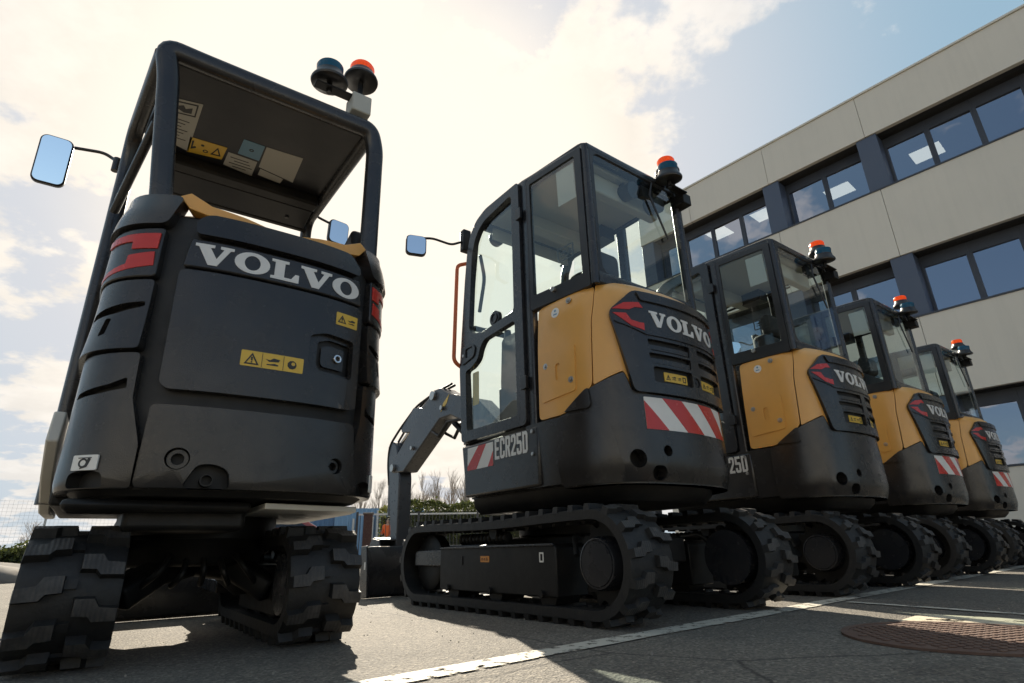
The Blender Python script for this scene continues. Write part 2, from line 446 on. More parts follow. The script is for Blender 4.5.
    warp(bm, lambda a, b, w: np.stack([w, a, b], 1))
    obj('sprocket', bm, M['dark'], tr)
    bm = bmesh.new()
    ho = xo - sgn * .015; hr = r * .5
    cyl(bm, (xi - sgn * .03, -half, zc), (ho, -half, zc), hr, seg=36, prof=[(0, hr * 1.25), (.45, hr * 1.25), (.5, hr * 1.05), (.93, hr * 1.0), (.985, hr * .95), (.99, hr * .90), (.97, hr * .88), (.97, hr * .86), (.995, hr * .84), (1, 0.002)])
    obj('drive_hub', bm, M['char'], tr, angle=30)
    for yy in (f0 + .10, (f0 + f1) / 2, f1 - .10):
        bm = bmesh.new(); rr = .058
        cyl(bm, (xm - .07, yy, zc - r + .022 + .05), (xm + .07, yy, zc - r + .022 + .05), rr, seg=20)
        cyl(bm, (xo - sgn * .02, yy, zc - r + .08), (xo + sgn * .004, yy, zc - r + .08), .016, seg=8)
        obj('roller', bm, M['dark'], tr)
    bm = bmesh.new()
    cyl(bm, (xm - sgn * .02, .05, zc + r * .72), (xm + sgn * .05, .05, zc + r * .72), .035, seg=16)
    obj('carrier_roller', bm, M['dark'], tr)
    return tr, zc, xo

# ------------------------------------------------------------------ flashing beacon pair
def beacon(root, c, axis, rad, lm, name='beacon_base'):
    a = Vector(c); d = Vector(axis).normalized()
    bm = bmesh.new()
    cyl(bm, a, a + d * .06, rad, seg=26, prof=[(0, rad * .35), (0, rad * .8), (.10, rad * .97), (.25, rad), (.4, rad * .96), (.7, rad * .78), (1, rad * .74)])
    o = obj('beacon', bm, M['beaconbase'], root, angle=35)
    bm = bmesh.new()
    cyl(bm, a + d * .0605, a + d * .108, rad, seg=26, prof=[(0, rad * .70), (.75, rad * .72), (.93, rad * .66), (1, rad * .5)])
    obj('beacon_lens', bm, lm, o, angle=35)
    bm = bmesh.new()
    cyl(bm, a - d * .045, a, .013, seg=10)
    obj('beacon_stalk', bm, M['dark'], o)

# ------------------------------------------------------------------ the cab machines
def mirror(root, c, w, h, yaw, arm, pitch=0.):
    mat = Matrix.Translation(c) @ Matrix.Rotation(yaw, 4, 'Z') @ Matrix.Rotation(pitch, 4, 'X')
    bm = bmesh.new(); plate(bm, rrect(-w / 2, -h / 2, w / 2, h / 2, .03, 5), [], 0, .03)
    chop(bm, 9); warp(bm, lambda a, b, t: np.stack([a, -t + .03, b], 1)); bm.transform(mat)
    o = obj('wing_mirror', bm, M['beaconbase'], root, bevel=.006)
    bm = bmesh.new(); plate(bm, rrect(-w / 2 + .007, -h / 2 + .007, w / 2 - .007, h / 2 - .007, .025, 5), [], 0, .003)
    warp(bm, lambda a, b, t: np.stack([a, -t - .0005, b], 1)); bm.transform(mat)
    obj('mirror_glass', bm, M['mirror'], o, angle=20)
    bm = bmesh.new(); sweep(bm, fillet(arm, .03), .008)
    cyl(bm, Vector(arm[-1]) + Vector((0, 0, -.05)), Vector(arm[-1]) + Vector((0, 0, .02)), .016, seg=10)
    obj('mirror_arm', bm, M['beaconbase'], o)
    return o

def prism_x(bm, poly, x0, x1, mi=0):
    """polygon in (y, z) extruded along x"""
    b2 = bmesh.new(); plate(b2, poly, [], 0, 1); warp(b2, lambda a, b, w: np.stack([x0 + (x1 - x0) * w, a, b], 1))
    me = bpy.data.meshes.new('t'); b2.to_mesh(me); b2.free(); bm.from_mesh(me); bpy.data.meshes.remove(me)

def spline_outline(ctrl, u0x, N=24):
    C = np.array(ctrl, float); Q = np.vstack([2 * C[0] - C[1], C, 2 * C[-1] - C[-2]]); out = []
    for i in range(1, len(Q) - 2):
        p0, p1, p2, p3 = Q[i - 1:i + 3]
        t0 = 0; t1 = t0 + np.hypot(*(p1 - p0)) ** .5; t2 = t1 + np.hypot(*(p2 - p1)) ** .5; t3 = t2 + np.hypot(*(p3 - p2)) ** .5
        t = np.linspace(t1, t2, N, endpoint=False)[:, None]
        A1 = (t1 - t) / (t1 - t0) * p0 + (t - t0) / (t1 - t0) * p1; A2 = (t2 - t) / (t2 - t1) * p1 + (t - t1) / (t2 - t1) * p2; A3 = (t3 - t) / (t3 - t2) * p2 + (t - t2) / (t3 - t2) * p3
        B1 = (t2 - t) / (t2 - t0) * A1 + (t - t0) / (t2 - t0) * A2; B2 = (t3 - t) / (t3 - t1) * A2 + (t - t1) / (t3 - t1) * A3
        out.append((t2 - t) / (t2 - t1) * B1 + (t - t1) / (t2 - t1) * B2)
    P = np.vstack(out + [C[-1:]])
    s = np.append(0, np.cumsum(np.hypot(*np.diff(P, axis=0).T)))
    k = np.where(P[:, 1] < -.5)[0]; k = k[np.argmin(abs(P[k, 0] - u0x))]
    return P, s - s[k]
ECR = spline_outline([(-.645, .34), (-.645, .0), (-.645, -.30), (-.642, -.52), (-.612, -.72), (-.557, -.805), (-.443, -.860), (-.25, -.892), (-.05, -.892), (.12, -.855), (.27, -.775), (.372, -.66), (.430, -.50), (.455, -.30), (.465, .0), (.475, .34)], -.10)
def make_cab_machine():
    root = thing('cab_excavator', 'x', 'excavator')
    HW = .645
    # ---- undercarriage
    for sg in (-1, 1):
        x0, x1 = (-.675, -.425) if sg < 0 else (.255, .505)
        tr, zc, xo = make_track(root, x0, x1, .755, .208, .03, sg, yoff=.05)
        if sg < 0:
            skin('warning_decal', [(rrect(.04, .242, .12, .272, .004), [], 0, .0015)], lambda a, b, w: np.stack([xo + .012 - w + 0 * a, -a + .13, b], 1), M['odecal'], tr, bevel=0)
            skin('pictogram', blob_sign(.055, .257, .009, .0015, .0025) + blob_sign(.078, .257, .009, .0015, .0025) + tri_sign(.10, .257, .009, .0015, .0025), lambda a, b, w: np.stack([xo + .012 - w + 0 * a, -a + .13, b], 1), M['ink'], tr, bevel=0)
            skin('info_decal', [(rrect(.505, .242, .535, .285, .003), [(rrect(.511, .249, .529, .278, .002))], 0, .0015)], lambda a, b, w: np.stack([xo + .012 - w + 0 * a, -a + .11, b], 1), M['white'], tr, bevel=0)
    bm = bmesh.new()
    box(bm, (-.43, -.42, .20), (.26, .42, .36)); box(bm, (-.28, -.58, .22), (.11, .60, .34))
    cyl(bm, (-.085, 0, .36), (-.085, 0, .42), .33, seg=32)
    obj('undercarriage_frame', bm, M['dark'], root, bevel=.01)
    bm = bmesh.new(); cyl(bm, (-.085, 0, .40), (-.085, 0, .53), .34, seg=40, prof=[(0, .30), (.2, .34), (.6, .34), (.62, .31), (1, .31)])
    obj('slew_ring', bm, M['dark'], root)
    # dozer blade
    bm = bmesh.new()
    prof = [(1.58, .02), (1.61, .0), (1.635, .03), (1.60, .15), (1.615, .27), (1.645, .335), (1.615, .345), (1.58, .28), (1.565, .15)]
    prism_x(bm, prof, -.67, .50)
    for sg in (-1, 1): prism_x(bm, [(1.52, .01), (1.65, .0), (1.665, .345), (1.57, .35), (1.54, .2)], (-.678 if sg < 0 else .508), (-.66 if sg < 0 else .49))
    bl = obj('dozer_blade', bm, M['char'], root, bevel=.004)
    for sg in (-1, 1):
        bm = bmesh.new(); sweep(bm, [(-.085 + sg * .17, .50, .25), (-.085 + sg * .2, 1.59, .16)], rprof(.07, .11, .01))
        obj('blade_arm', bm, M['char'], bl)
    bm = bmesh.new(); cyl(bm, (-.085, .55, .33), (-.085, 1.57, .25), .035, seg=14)
    obj('blade_cylinder', bm, M['char'], bl)
    skin('info_decal', [(rrect(-1.585, .19, -1.562, .24, .003), [], 0, .002)], side(-.6785), M['white'], bl, bevel=0)

    # ---- swing frame under the body
    fn0 = wrapper(ECR, lambda z: .03 + 0 * z)
    bm = bmesh.new(); P, s = ECR
    us = np.linspace(s[0], s[-1], 90)
    def ring(z, ins):
        q = wrapper(ECR)(us, np.full_like(us, z), np.full_like(us, -ins)); return [Vector(p) for p in q]
    loft(bm, [ring(.49, .13), ring(.53, .09), ring(.59, .08)])
    obj('swing_frame', bm, M['dark'], root)

    # ---- counterweight: deep skin with lifting holes over an inner block
    bm = bmesh.new(); loft(bm, [ring(.575, .07), ring(.90, .06)]); chop(bm, 9)
    ccore = obj('counterweight_core', bm, M['groove'], root)
    ucr = -.776
    top = [(ucr, .882), (-.732, .884), (-.588, .978), (-.575, .985), (-.425, 1.045), (-.395, .962), (-.30, .946), (.30, .946), (.395, .962), (.425, 1.045), (.575, .985), (.588, .978), (.732, .884), (.776, .882)]
    bot = [(.776, .553), (-.776, .553)]
    holes = [circ(-.397, .655, .040), circ(-.239, .693, .025), rrect(-.330, .565, -.252, .628, .03, 5), circ(.397, .655, .040), circ(.239, .693, .025)]
    insc = lambda z: .006 * np.clip((z - .62) / .4, 0, 1) + .022 * np.clip((.64 - z) / .08, 0, 1) ** 1.5
    fnc = wrapper(ECR, insc)
    cw = skin('counterweight', [(rpoly(top, .012, 3) + rpoly(bot, .001, 1), holes, -.055, .012)], fnc, M['plast'], root, step=.028, bevel=.010, zstep=.04)
    # shoulder of the lower half, standing a little proud of the upper half
    sh_ = rpoly([(ucr + .002, .876), (-.60, .870), (-.548, .850), (-.50, .80), (-.46, .60), (-.46, .558), (ucr + .002, .558)], .02, 4)
    skin('shoulder', [(sh_, [], .004, .028)], fnc, M['plast'], cw, step=.028, bevel=.006, zstep=.04)
    wg = rpoly([(-.728, .893), (-.603, .978), (-.588, .982), (-.580, .905), (-.592, .890)], .006, 2)
    skin('corner_facet', [(wg, [], .004, .024)], fnc, M['plast'], cw, step=.028, bevel=.003, zstep=.04)
    skin('lower_side_cover', [(rrect(-1.02, .575, -.779, .880, .006), [], -.05, .012)], fnc, M['plast'], cw, bevel=.006)
    hz = skin('hazard_stripe', [(rrect(-.341, .785, .262, .932, .003), [], .0115, .0135)], fnc, M['white'], root, step=.03, bevel=0)
    skin('red_stripe', stripes(-.341, .785, .262, .932, .140, .122, -.480, (.0135, .0150)), fnc, M['red'], hz, step=.03, bevel=0)

    # ---- hood (amber) : side panels, tail band, dark grille
    insh = lambda z: .010 + .012 * np.clip((z - 1.15) / .3, 0, 1) ** 2 + .05 * np.clip((z - 1.455) / .07, 0, 1) ** 2
    fnh = wrapper(ECR, insh)
    us = np.linspace(s[0] + .32, s[-1] - .32, 80)
    bm = bmesh.new()
    def ring2(z, ins):
        q = fnh(us, np.full_like(us, z), np.full_like(us, -ins)); return [Vector(p) for p in q]
    loft(bm, [ring2(.88, .05), ring2(1.2, .05), ring2(1.44, .05), ring2(1.47, .06)])
    obj('hood_core', bm, M['groove'], root)
    for sg in (-1, 1):
        pl = [(sg * .918, .889), (sg * .736, .891), (sg * .572, .994), (sg * .556, 1.31), (sg * .540, 1.40), (sg * .527, 1.496), (sg * .905, 1.486)]
        if sg > 0: pl = pl[::-1]
        sp = skin('side_panel', [(rpoly(pl, .03, 4), [], -.04, .010)], fnh, M['yellow'], root, zstep=.06, bevel=.006)
        e = [(sg * .893, .965), (sg * .655, .985), (sg * .648, 1.222), (sg * .883, 1.225)]
        if sg > 0: e = e[::-1]
        e = rpoly(e, .02, 4); cx = sum(p[0] for p in e) / len(e); cz = sum(p[1] for p in e) / len(e)
        ii = [(cx + (a - cx) * .97, cz + (b - cz) * .97) for a, b in e]
        skin('access_panel', [(e, [ii], .0095, .0085), (ii, [rrect(sg * .765 - .016, 1.06, sg * .765 + .016, 1.145, .015, 5)], .0095, .0160)], fnh, M['yellow'], sp, zstep=.06, bevel=.003)
        for (a, b) in ((sg * .85, 1.15), (sg * .685, 1.045), (sg * .68, 1.455)):
            skin('bolt', [(circ(a, b, .016, 14), [], .010, .0175), (circ(a, b, .008, 6), [], .0175, .023)], fnh, M['steel'], sp, bevel=.001)
        skin('round_sticker', [(circ(sg * .775, 1.42, .027, 20), [], .0095, .0115)], fnh, M['white'], sp, bevel=0)
        skin('sticker_print', [(circ(sg * .775, 1.43, .007, 8), [], .0115, .0120), (rrect(sg * .775 - .013, 1.407, sg * .775 + .013, 1.414, .001, 1), [], .0115, .0120)], fnh, M['blufilm'], sp, bevel=0)
        lo = [(sg * .715, .897), (sg * .59, .897), (sg * .588, .995)]
    hb = [(-.566, .993), (-.551, 1.31), (-.536, 1.40), (-.523, 1.50), (-.49, 1.525), (.49, 1.525), (.523, 1.50), (.536, 1.40), (.551, 1.31), (.566, .993), (.425, 1.052), (.39, .985), (.30, .965), (-.30, .965), (-.39, .985), (-.425, 1.052)][::-1]
    hood = skin('engine_hood', [(rpoly(hb, .012, 3), [], -.04, .012)], fnh, M['yellow'], root, zstep=.05, bevel=.008)
    # top deck of the hood, sloping up to the cab
    us = np.linspace(-.54, .54, 40)
    q = fnh(us, np.full_like(us, 1.520), np.full_like(us, .004)); bm = bmesh.new()
    r0 = [Vector(p) for p in q]; r1 = [Vector((-.1 + (p.x + .1) * .93, p.y + .11, 1.552)) for p in r0]; r2 = [Vector((p.x, p.y, 1.48)) for p in r1]; r3 = [Vector((-.1 + (p.x + .1) * .99, p.y + .02, 1.48)) for p in r0]
    loft(bm, [r0, r1, r2, r3, r0], closed=False, cap=False)
    obj('hood_top', bm, M['yellow'], hood)
    gp = rpoly([(-.473, 1.341), (-.345, 1.460), (.345, 1.460), (.473, 1.341), (.388, .950), (-.388, .950)], .03, 5)
    # grille: openings cut for the louvres
    slots = []
    for a, b in ((-.299, -.022), (.036, .299)):
        for zt, zb in ((1.211, 1.155), (1.143, 1.092)): slots.append(rpoly([(a, zt), (b, zt), (b - .005, zb), (a + .012, zb)], .012, 3))
    slots += [rrect(-.280, 1.003, -.026, 1.078, .012, 4), rrect(.040, 1.003, .280, 1.078, .012, 4), circ(.006, 1.035, .024, 18)]
    gr = skin('rear_grille', [(gp, slots, .012, .036)], fnh, M['plast'], root, zstep=.05, bevel=.006)
    skin('grille_recess', [([(a * .97, 1.2 + (b - 1.2) * .97) for a, b in gp], [], .0115, .0150)], fnh, M['groove'], gr, zstep=.05, bevel=0)
    skin('top_ridge', [(rpoly([(-.33, 1.450), (-.310, 1.405), (.310, 1.405), (.33, 1.450)], .008, 3), [], .034, .046)], fnh, M['plast'], gr, bevel=.006)
    skin('lower_ridge', [(rpoly([(-.455, 1.290), (-.307, 1.240), (.307, 1.240), (.455, 1.290), (.44, 1.279), (.300, 1.229), (-.300, 1.229), (-.44, 1.279)], .003, 2), [], .034, .042)], fnh, M['plast'], gr, bevel=.003)
    lv = []
    for a, b in ((-.290, -.028), (.042, .290)):
        for zt in (1.186, 1.120): lv.append(([(a, zt), (b, zt), (b, zt - .026), (a + .006, zt - .026)], [], .016, .031))
    skin('louvre_blades', lv, fnh, M['plast'], gr, bevel=.005)
    skin('camera', [(circ(.006, 1.035, .020, 18), [], .014, .031), (circ(.006, 1.035, .008, 12), [], .031, .034)], fnh, M['beaconbase'], gr, bevel=.003)
    for a in (-.205, .075):
        skin('warning_decal', [(rrect(a, 1.018, a + .155, 1.062, .003), [], .0145, .0190)], fnh, M['decal'], gr, bevel=0)
        skin('pictogram', tri_sign(a + .025, 1.038, .015, .0190, .0200) + blob_sign(a + .062, 1.040, .015, .0190, .0200) + blob_sign(a + .10, 1.040, .013, .0190, .0200) + [(rrect(a + .122, 1.026, a + .146, 1.053, .002, 1), [rrect(a + .127, 1.031, a + .141, 1.048, .001, 1)], .0190, .0200)], fnh, M['ink'], gr, bevel=0)
    skin('badge_lettering', slab_word(-.268, .250, 1.280, .080, .036, .0385, .012), fnh, M['silver'], gr, bevel=0)
    for sg in (-1, 1):
        up = [(-.458, 1.350), (-.400, 1.385), (-.320, 1.396), (-.300, 1.368), (-.345, 1.366), (-.375, 1.350)]
        lw = [(-.456, 1.330), (-.393, 1.330), (-.372, 1.297), (-.330, 1.288), (-.305, 1.288), (-.307, 1.250), (-.375, 1.268)]
        for q in (up, lw):
            q = [(-sg * a, b) for a, b in q]
            skin('reflector', [(q if sg < 0 else q[::-1], [], .035, .0385)], fnh, M['red'], gr, bevel=0)

    # ---- front left skirt with the type lettering
    bm = bmesh.new()
    prism_x(bm, [(.326, .868), (-.378, .868), (-.378, .59), (-.37, .578), (.29, .578), (.30, .70)], -.656, -.35)
    sk = obj('front_skirt', bm, M['plast'], root, bevel=.012)
    fs = side(-.656)
    b = skin('hazard_stripe', [(rrect(-.258, .722, -.005, .848, .003), [], 0, .0015)], fs, M['white'], sk, bevel=0)
    skin('red_stripe', [([(-.235 + .09, .848), (-.235 + .165, .848), (-.258 + .09 + .0, .722), (-.258, .722), (-.258, .745)], [], .0015, .0025), ([(-.005, .80), (-.005, .722), (-.055, .722)], [], .0015, .0025)], fs, M['red'], sk, bevel=0)
    skin('type_lettering', block_word(.013, .748, .108, .040, .0085, .0005, .003), fs, M['silver'], sk, bevel=0)
    for zz in (.845, .735):
        skin('bolt', [(circ(.335, zz, .010, 10), [], 0, .008)], fs, M['steel'], sk, bevel=.001)
    bm = bmesh.new()
    prism_x(bm, [(.326, .872), (-.34, .872), (-.34, .59), (.28, .59)], .24, .47)
    prism_x(bm, [(.30, 1.30), (-.40, 1.40), (-.40, .875), (.33, .875)], .235, .465)
    obj('right_cover', bm, M['char'], root, bevel=.03)
    bm = bmesh.new(); box(bm, (-.62, -.45, .80), (.45, .33, .874)); box(bm, (-.20, .30, .56), (.06, .42, .80))
    obj('floor_plate', bm, M['dark'], root, bevel=.01)

    # ---- cab
    XL, XR = -.645, .215
    C = (-.588, -.770)                     # rear left corner
    RT = 2.350
    def front(z): return float(np.interp(z, [.88, 1.345, 1.925, 2.2, 2.33, 2.37], [.338, .372, .315, .275, .207, .06]))
    # frame posts
    bm = bmesh.new()
    pr = rprof(.055, .05, .016, 3)
    ap = [(front(z), z) for z in (.885, 1.1, 1.345, 1.65, 1.925, 2.1, 2.2, 2.28)]
    topc = [(.225, 2.318), (.17, 2.345), (.10, 2.357)]
    for x in (XL + .03, XR - .03):
        pts = [(x, y - .025, z) for y, z in ap] + [(x, y - .02, z - .02) for y, z in topc]
        pts += [(x, -.30, RT - .02)] + ([(C[0] + .03, C[1] + .02, RT - .035)] if x < 0 else [(x, -.75, RT - .035)])
        sweep(bm, pts, pr, up=(1, 0, 0))
    sweep(bm, [(C[0] + .022, C[1] + .012, RT - .022), (C[0] + .016, C[1] + .006, 1.50)], rprof(.046, .045, .018, 3), up=(0, 1, 0))
    sweep(bm, [(XR - .028, -.758, RT - .01), (XR - .026, -.762, 1.50)], rprof(.05, .05, .018, 3), up=(0, 1, 0))
    for x in (XL + .028, XR - .03): sweep(bm, [(x, -.318, RT - .02), (x, -.318, .88)], rprof(.048, .06, .012, 3), up=(0, 1, 0))
    sweep(bm, [(C[0] + .02, C[1] + .012, RT - .035), (XR - .03, -.758, RT - .035)], rprof(.05, .055, .016, 3))
    sweep(bm, [(C[0] + .02, C[1] + .006, 1.535), (XR - .03, -.758, 1.535)], rprof(.05, .07, .012, 3))
    sweep(bm, [(XL + .03, .20, 2.32), (XR - .03, .20, 2.32)], rprof(.05, .05, .014, 3))
    sweep(bm, [(XL + .03, .325, .90), (XR - .03, .325, .90)], rprof(.05, .05, .014, 3))
    sweep(bm, [(XL + .024, -.345, 1.528), (C[0] + .020, C[1] + .03, 1.528)], rprof(.04, .08, .012, 3))
    sweep(bm, [(XR - .02, .30, 1.45), (XR - .02, -.73, 1.53)], rprof(.04, .06, .012, 3))
    cab = obj('cab_frame', bm, M['char'], root, angle=45)
    bm = bmesh.new()
    # lower walls behind the panels
    box(bm, (-.5, -.62, .875), (XR - .02, -.60, 1.56)); box(bm, (XR - .035, -.65, .875), (XR - .02, .28, 1.43))
    obj('cab_lower_wall', bm, M['dark'], cab)
    # roof
    rf = [(XL + .012, .06), (XL + .012, -.31), (C[0] + .006, C[1] + .004), (XR - .006, -.775), (XR - .006, .06)]
    bm = bmesh.new()
    def rr(z, ins):
        cx, cy = -.18, -.3
        return [Vector((cx + (x - cx) * (1 - ins), cy + (y - cy) * (1 - ins), z)) for x, y in rpoly(rf, .04, 3)]
    loft(bm, [rr(2.332, .012), rr(2.344, 0), rr(2.356, .01), rr(2.364, .05)])
    fr_ = [Vector((x, y, z)) for x in (XL + .02, XR - .02) for y, z in ((.058, 2.378), (.15, 2.362), (.215, 2.328), (.21, 2.31), (.14, 2.34), (.058, 2.352))]
    loft(bm, [fr_[:6], fr_[6:]])
    roof = obj('cab_roof', bm, M['char'], cab, bevel=.006)
    bm = bmesh.new(); box(bm, (XL + .07, -.70, 2.29), (XR - .06, .12, 2.32))
    obj('headliner', bm, M['headliner'], cab, bevel=.01)
    bm = bmesh.new(); box(bm, (XL + .10, .13, 2.20), (XR - .10, .15, 2.29)); box(bm, (XL + .10, -.14, 2.20), (XR - .08, -.06, 2.29)); box(bm, (XL + .12, -.66, 2.17), (XR - .08, -.60, 2.29))
    obj('sun_blind', bm, M['headliner'], cab, bevel=.01)
    # door on the left side
    out = [(.290, .888), (-.325, .890), (-.352, 1.345), (-.298, 1.925), (-.272, 2.12), (-.235, 2.235), (-.165, 2.31), (-.06, 2.345), (.285, 2.345)]
    h1 = [(.215, 2.292), (-.068, 2.264), (-.135, 2.228), (-.185, 2.165), (-.215, 2.06), (-.247, 1.58), (-.20, 1.535), (-.09, 1.515), (.212, 1.540)]
    h2 = [(.217, 1.480), (-.085, 1.462), (-.125, 1.420), (-.150, 1.360), (-.215, 1.325), (-.283, 1.318), (-.268, .950), (.218, .948)]
    h1, h2 = rpoly(h1, .03, 4), rpoly(h2, .025, 4)
    fd = side(XL - .001)
    door = skin('cab_door', [(rpoly(out, .03, 4), [h1, h2], -.024, .012)], fd, M['char'], root, step=9, bevel=.006)
    for nm, h in (('upper_door_glass', h1), ('lower_door_glass', h2)):
        cx = sum(p[0] for p in h) / len(h); cz = sum(p[1] for p in h) / len(h)
        g = [(cx + (a - cx) * 1.035, cz + (b - cz) * 1.02) for a, b in h]
        bm = bmesh.new(); bm.faces.new([bm.verts.new((XL + .012, -a, b)) for a, b in g]); obj(nm, bm, M['cabglass'], door)
    skin('round_vent', [(circ(.014, 1.565, .046, 24), [], -.02, .004), (circ(.014, 1.565, .032, 20), [circ(.014, 1.565, .024, 16)], .004, .010)], fd, M['beaconbase'], door, bevel=.003)
    skin('door_handle', [(rpoly([(-.32, 1.475), (-.20, 1.470), (-.165, 1.44), (-.185, 1.385), (-.32, 1.36)], .02, 4), [rrect(-.275, 1.395, -.195, 1.455, .012, 4)], .008, .020)], fd, M['beaconbase'], door, bevel=.003)
    skin('door_lock', [(circ(-.297, 1.418, .010, 12), [], .018, .024)], fd, M['steel'], door, bevel=.001)
    for zz in (2.115, 1.105):
        skin('door_hinge', [(rrect(.268, zz - .035, .315, zz + .035, .008), [], .008, .026)], fd, M['beaconbase'], door, bevel=.004)
    bm = bmesh.new(); sweep(bm, fillet([(-.615, .34, 2.09), (-.675, .365, 2.07), (-.690, .37, 1.40), (-.625, .36, 1.36)], .04), .0125)
    obj('grab_handle', bm, M['grab'], root)
    # side window behind the door (turned in towards the tail)
    A0 = Vector((XL + .004, -.345, 0)); B0 = Vector((C[0] - .006, C[1] + .012, 0)); dd = (B0 - A0); LL = dd.length; dd.normalize(); nn = Vector((-dd.y, dd.x, 0)); nn = nn if nn.x < 0 else -nn
    def fw(a, b, w): return np.stack([A0.x + dd.x * a + nn.x * w, A0.y + dd.y * a + nn.y * w, b], 1)
    wi = rpoly([(.026, 2.280), (LL - .050, 2.280), (LL - .050, 1.572), (.026, 1.572)], .012, 4)
    win = skin('side_window', [(rrect(.004, 1.492, LL - .006, 2.315, .012), [wi], -.012, .004)], fw, M['beaconbase'], root, step=9, bevel=.002)
    bm = bmesh.new(); g = [(.02, 2.29), (LL - .04, 2.29), (LL - .04, 1.565), (.02, 1.565)]
    bm.faces.new([bm.verts.new(Vector(p)) for p in fw(np.array([a for a, _ in g]), np.array([b for _, b in g]), np.full(4, -.004))]); obj('pane', bm, M['cabglass'], win)
    skin('paper_sheet', [([(LL - .19, 2.25), (LL - .065, 2.25), (LL - .06, 2.03), (LL - .185, 2.03)], [], -.008, -.006)], fw, M['headliner'], win, step=9, bevel=0)
    skin('latch', [(circ(LL * .42, 1.553, .014, 14), [], .003, .02)], fw, M['steel'], win, bevel=.001)
    # rear window
    def fr2(a, b, w): return np.stack([a, -.776 - w + 0 * a, b], 1)
    xa, xb = C[0] + .03, XR - .03
    ro = rrect(xa, 1.525, xb, 2.325, .03, 4)
    ri = rrect(xa + .024, 1.572, xb - .012, 2.292, .05, 5)
    rw = skin('rear_window', [(ro, [ri], -.012, .006)], fr2, M['beaconbase'], root, step=9, bevel=.002)
    bm = bmesh.new(); bm.faces.new([bm.verts.new((a, -.774, b)) for a, b in rrect(xa + .01, 1.56, xb - .008, 2.305, .03, 3)]); obj('pane', bm, M['cabglass'], rw)
    # windscreen and right side glass
    bm = bmesh.new(); zz = [.93, 1.2, 1.5, 1.8, 2.0, 2.2, 2.29]
    vs = [[bm.verts.new((x, front(z) - .02, z)) for x in (XL + .055, XR - .055)] for z in zz]
    for a, b in zip(vs, vs[1:]): bm.faces.new((a[0], a[1], b[1], b[0]))
    obj('windscreen', bm, M['cabglass'], root)
    bm = bmesh.new(); bm.faces.new([bm.verts.new(p) for p in ((XR - .012, .24, 1.5), (XR - .012, -.73, 1.55), (XR - .012, -.73, 2.31), (XR - .012, .16, 2.31))]); obj('right_window', bm, M['cabglass'], root)
    bm = bmesh.new(); sweep(bm, [(XL + .06, .30, 1.62), (XR - .06, .30, 1.62)], rprof(.03, .03, .006)); sweep(bm, [(-.2, .325, 1.30), (-.05, .31, 1.60)], .007)
    obj('windscreen_bar', bm, M['dark'], cab)
    # inside the cab
    bm = bmesh.new(); sx = -.215
    def cushion(c, s): 
        box(bm, [c[i] - s[i] / 2 for i in range(3)], [c[i] + s[i] / 2 for i in range(3)])
    cushion((sx, -.22, 1.16), (.46, .46, .14)); cushion((sx, -.46, 1.46), (.42, .13, .56)); cushion((sx, -.48, 1.83), (.25, .09, .17)); cushion((sx, -.22, 1.0), (.36, .36, .22))
    st = obj('operator_seat', bm, M['seat'], root, bevel=.045, seg=4)
    bm = bmesh.new()
    for x in (sx - .30, sx + .30): box(bm, (x - .05, -.40, 1.24), (x + .05, .02, 1.33))
    obj('armrest', bm, M['seat'], st, bevel=.02)
    for x in (sx - .30, sx + .30):
        bm = bmesh.new(); sweep(bm, [(x, .0, 1.32), (x, .03, 1.44)], .012); cyl(bm, (x, .03, 1.44), (x, .04, 1.53), .026, .02, seg=12)
        obj('joystick', bm, M['beaconbase'], st)
    skin('yellow_tag', [(rrect(-.245, 1.10, -.185, 1.30, .006), [], -.020, -.016)], fd, M['decal'], door, step=9, bevel=0)
    stk = rrect(LL - .215, 1.70, LL - .105, 1.78, .006)
    skin('window_sticker', [(stk, [[(LL - .16 + (a - LL + .16) * .88, 1.74 + (b - 1.74) * .84) for a, b in stk]], -.008, -.0065)] + blob_sign(LL - .175, 1.742, .026, -.008, -.0065) + tri_sign(LL - .13, 1.738, .022, -.008, -.0065), fw, M['ink'], win, step=9, bevel=0)
    bm = bmesh.new(); sweep(bm, fillet([(XL + .07, .24, 2.12), (XL + .09, .22, 1.95), (XL + .075, .26, 1.72)], .05), .012); sweep(bm, fillet([(XR - .08, .24, 2.25), (XR - .10, .10, 2.24), (XR - .07, -.5, 2.26)], .06), .009); cyl(bm, (XL + .16, .16, 2.24), (XL + .16, .20, 2.24), .05, seg=18); box(bm, (.02, -.30, 2.20), (.14, -.12, 2.29))
    obj('cab_fittings', bm, M['beaconbase'], cab, bevel=.005)
    bm = bmesh.new(); box(bm, (XL + .12, .0, .885), (-.02, .28, .90)); box(bm, (XL + .10, -.50, .885), (XL + .17, .10, 1.18)); box(bm, (XR - .12, -.55, .885), (XR - .05, .12, 1.30)); cyl(bm, (-.10, .06, 1.66), (-.10, .10, 1.70), .06, seg=16)
    obj('side_console', bm, M['dark'], root, bevel=.02)
    bm = bmesh.new(); box(bm, (.06, .05, 1.25), (.18, .24, 1.62)); box(bm, (.06, .02, 1.60), (.18, .08, 1.78))
    obj('dash_console', bm, M['beaconbase'], root, bevel=.02)
    bm = bmesh.new()
    for x in (sx - .08, sx + .08): sweep(bm, [(x, .16, .9), (x, .10, 1.28)], .010); cyl(bm, (x, .10, 1.28), (x, .095, 1.33), .018, seg=10)
    obj('travel_lever', bm, M['beaconbase'], root)
    bm = bmesh.new(); sweep(bm, [(-.06, -.785, 2.28), (-.10, -.792, 2.18), (.02, -.792, 1.93)], .006); box(bm, (-.12, -.76, 2.19), (-.02, -.735, 2.26))
    obj('rear_wiper', bm, M['beaconbase'], rw)
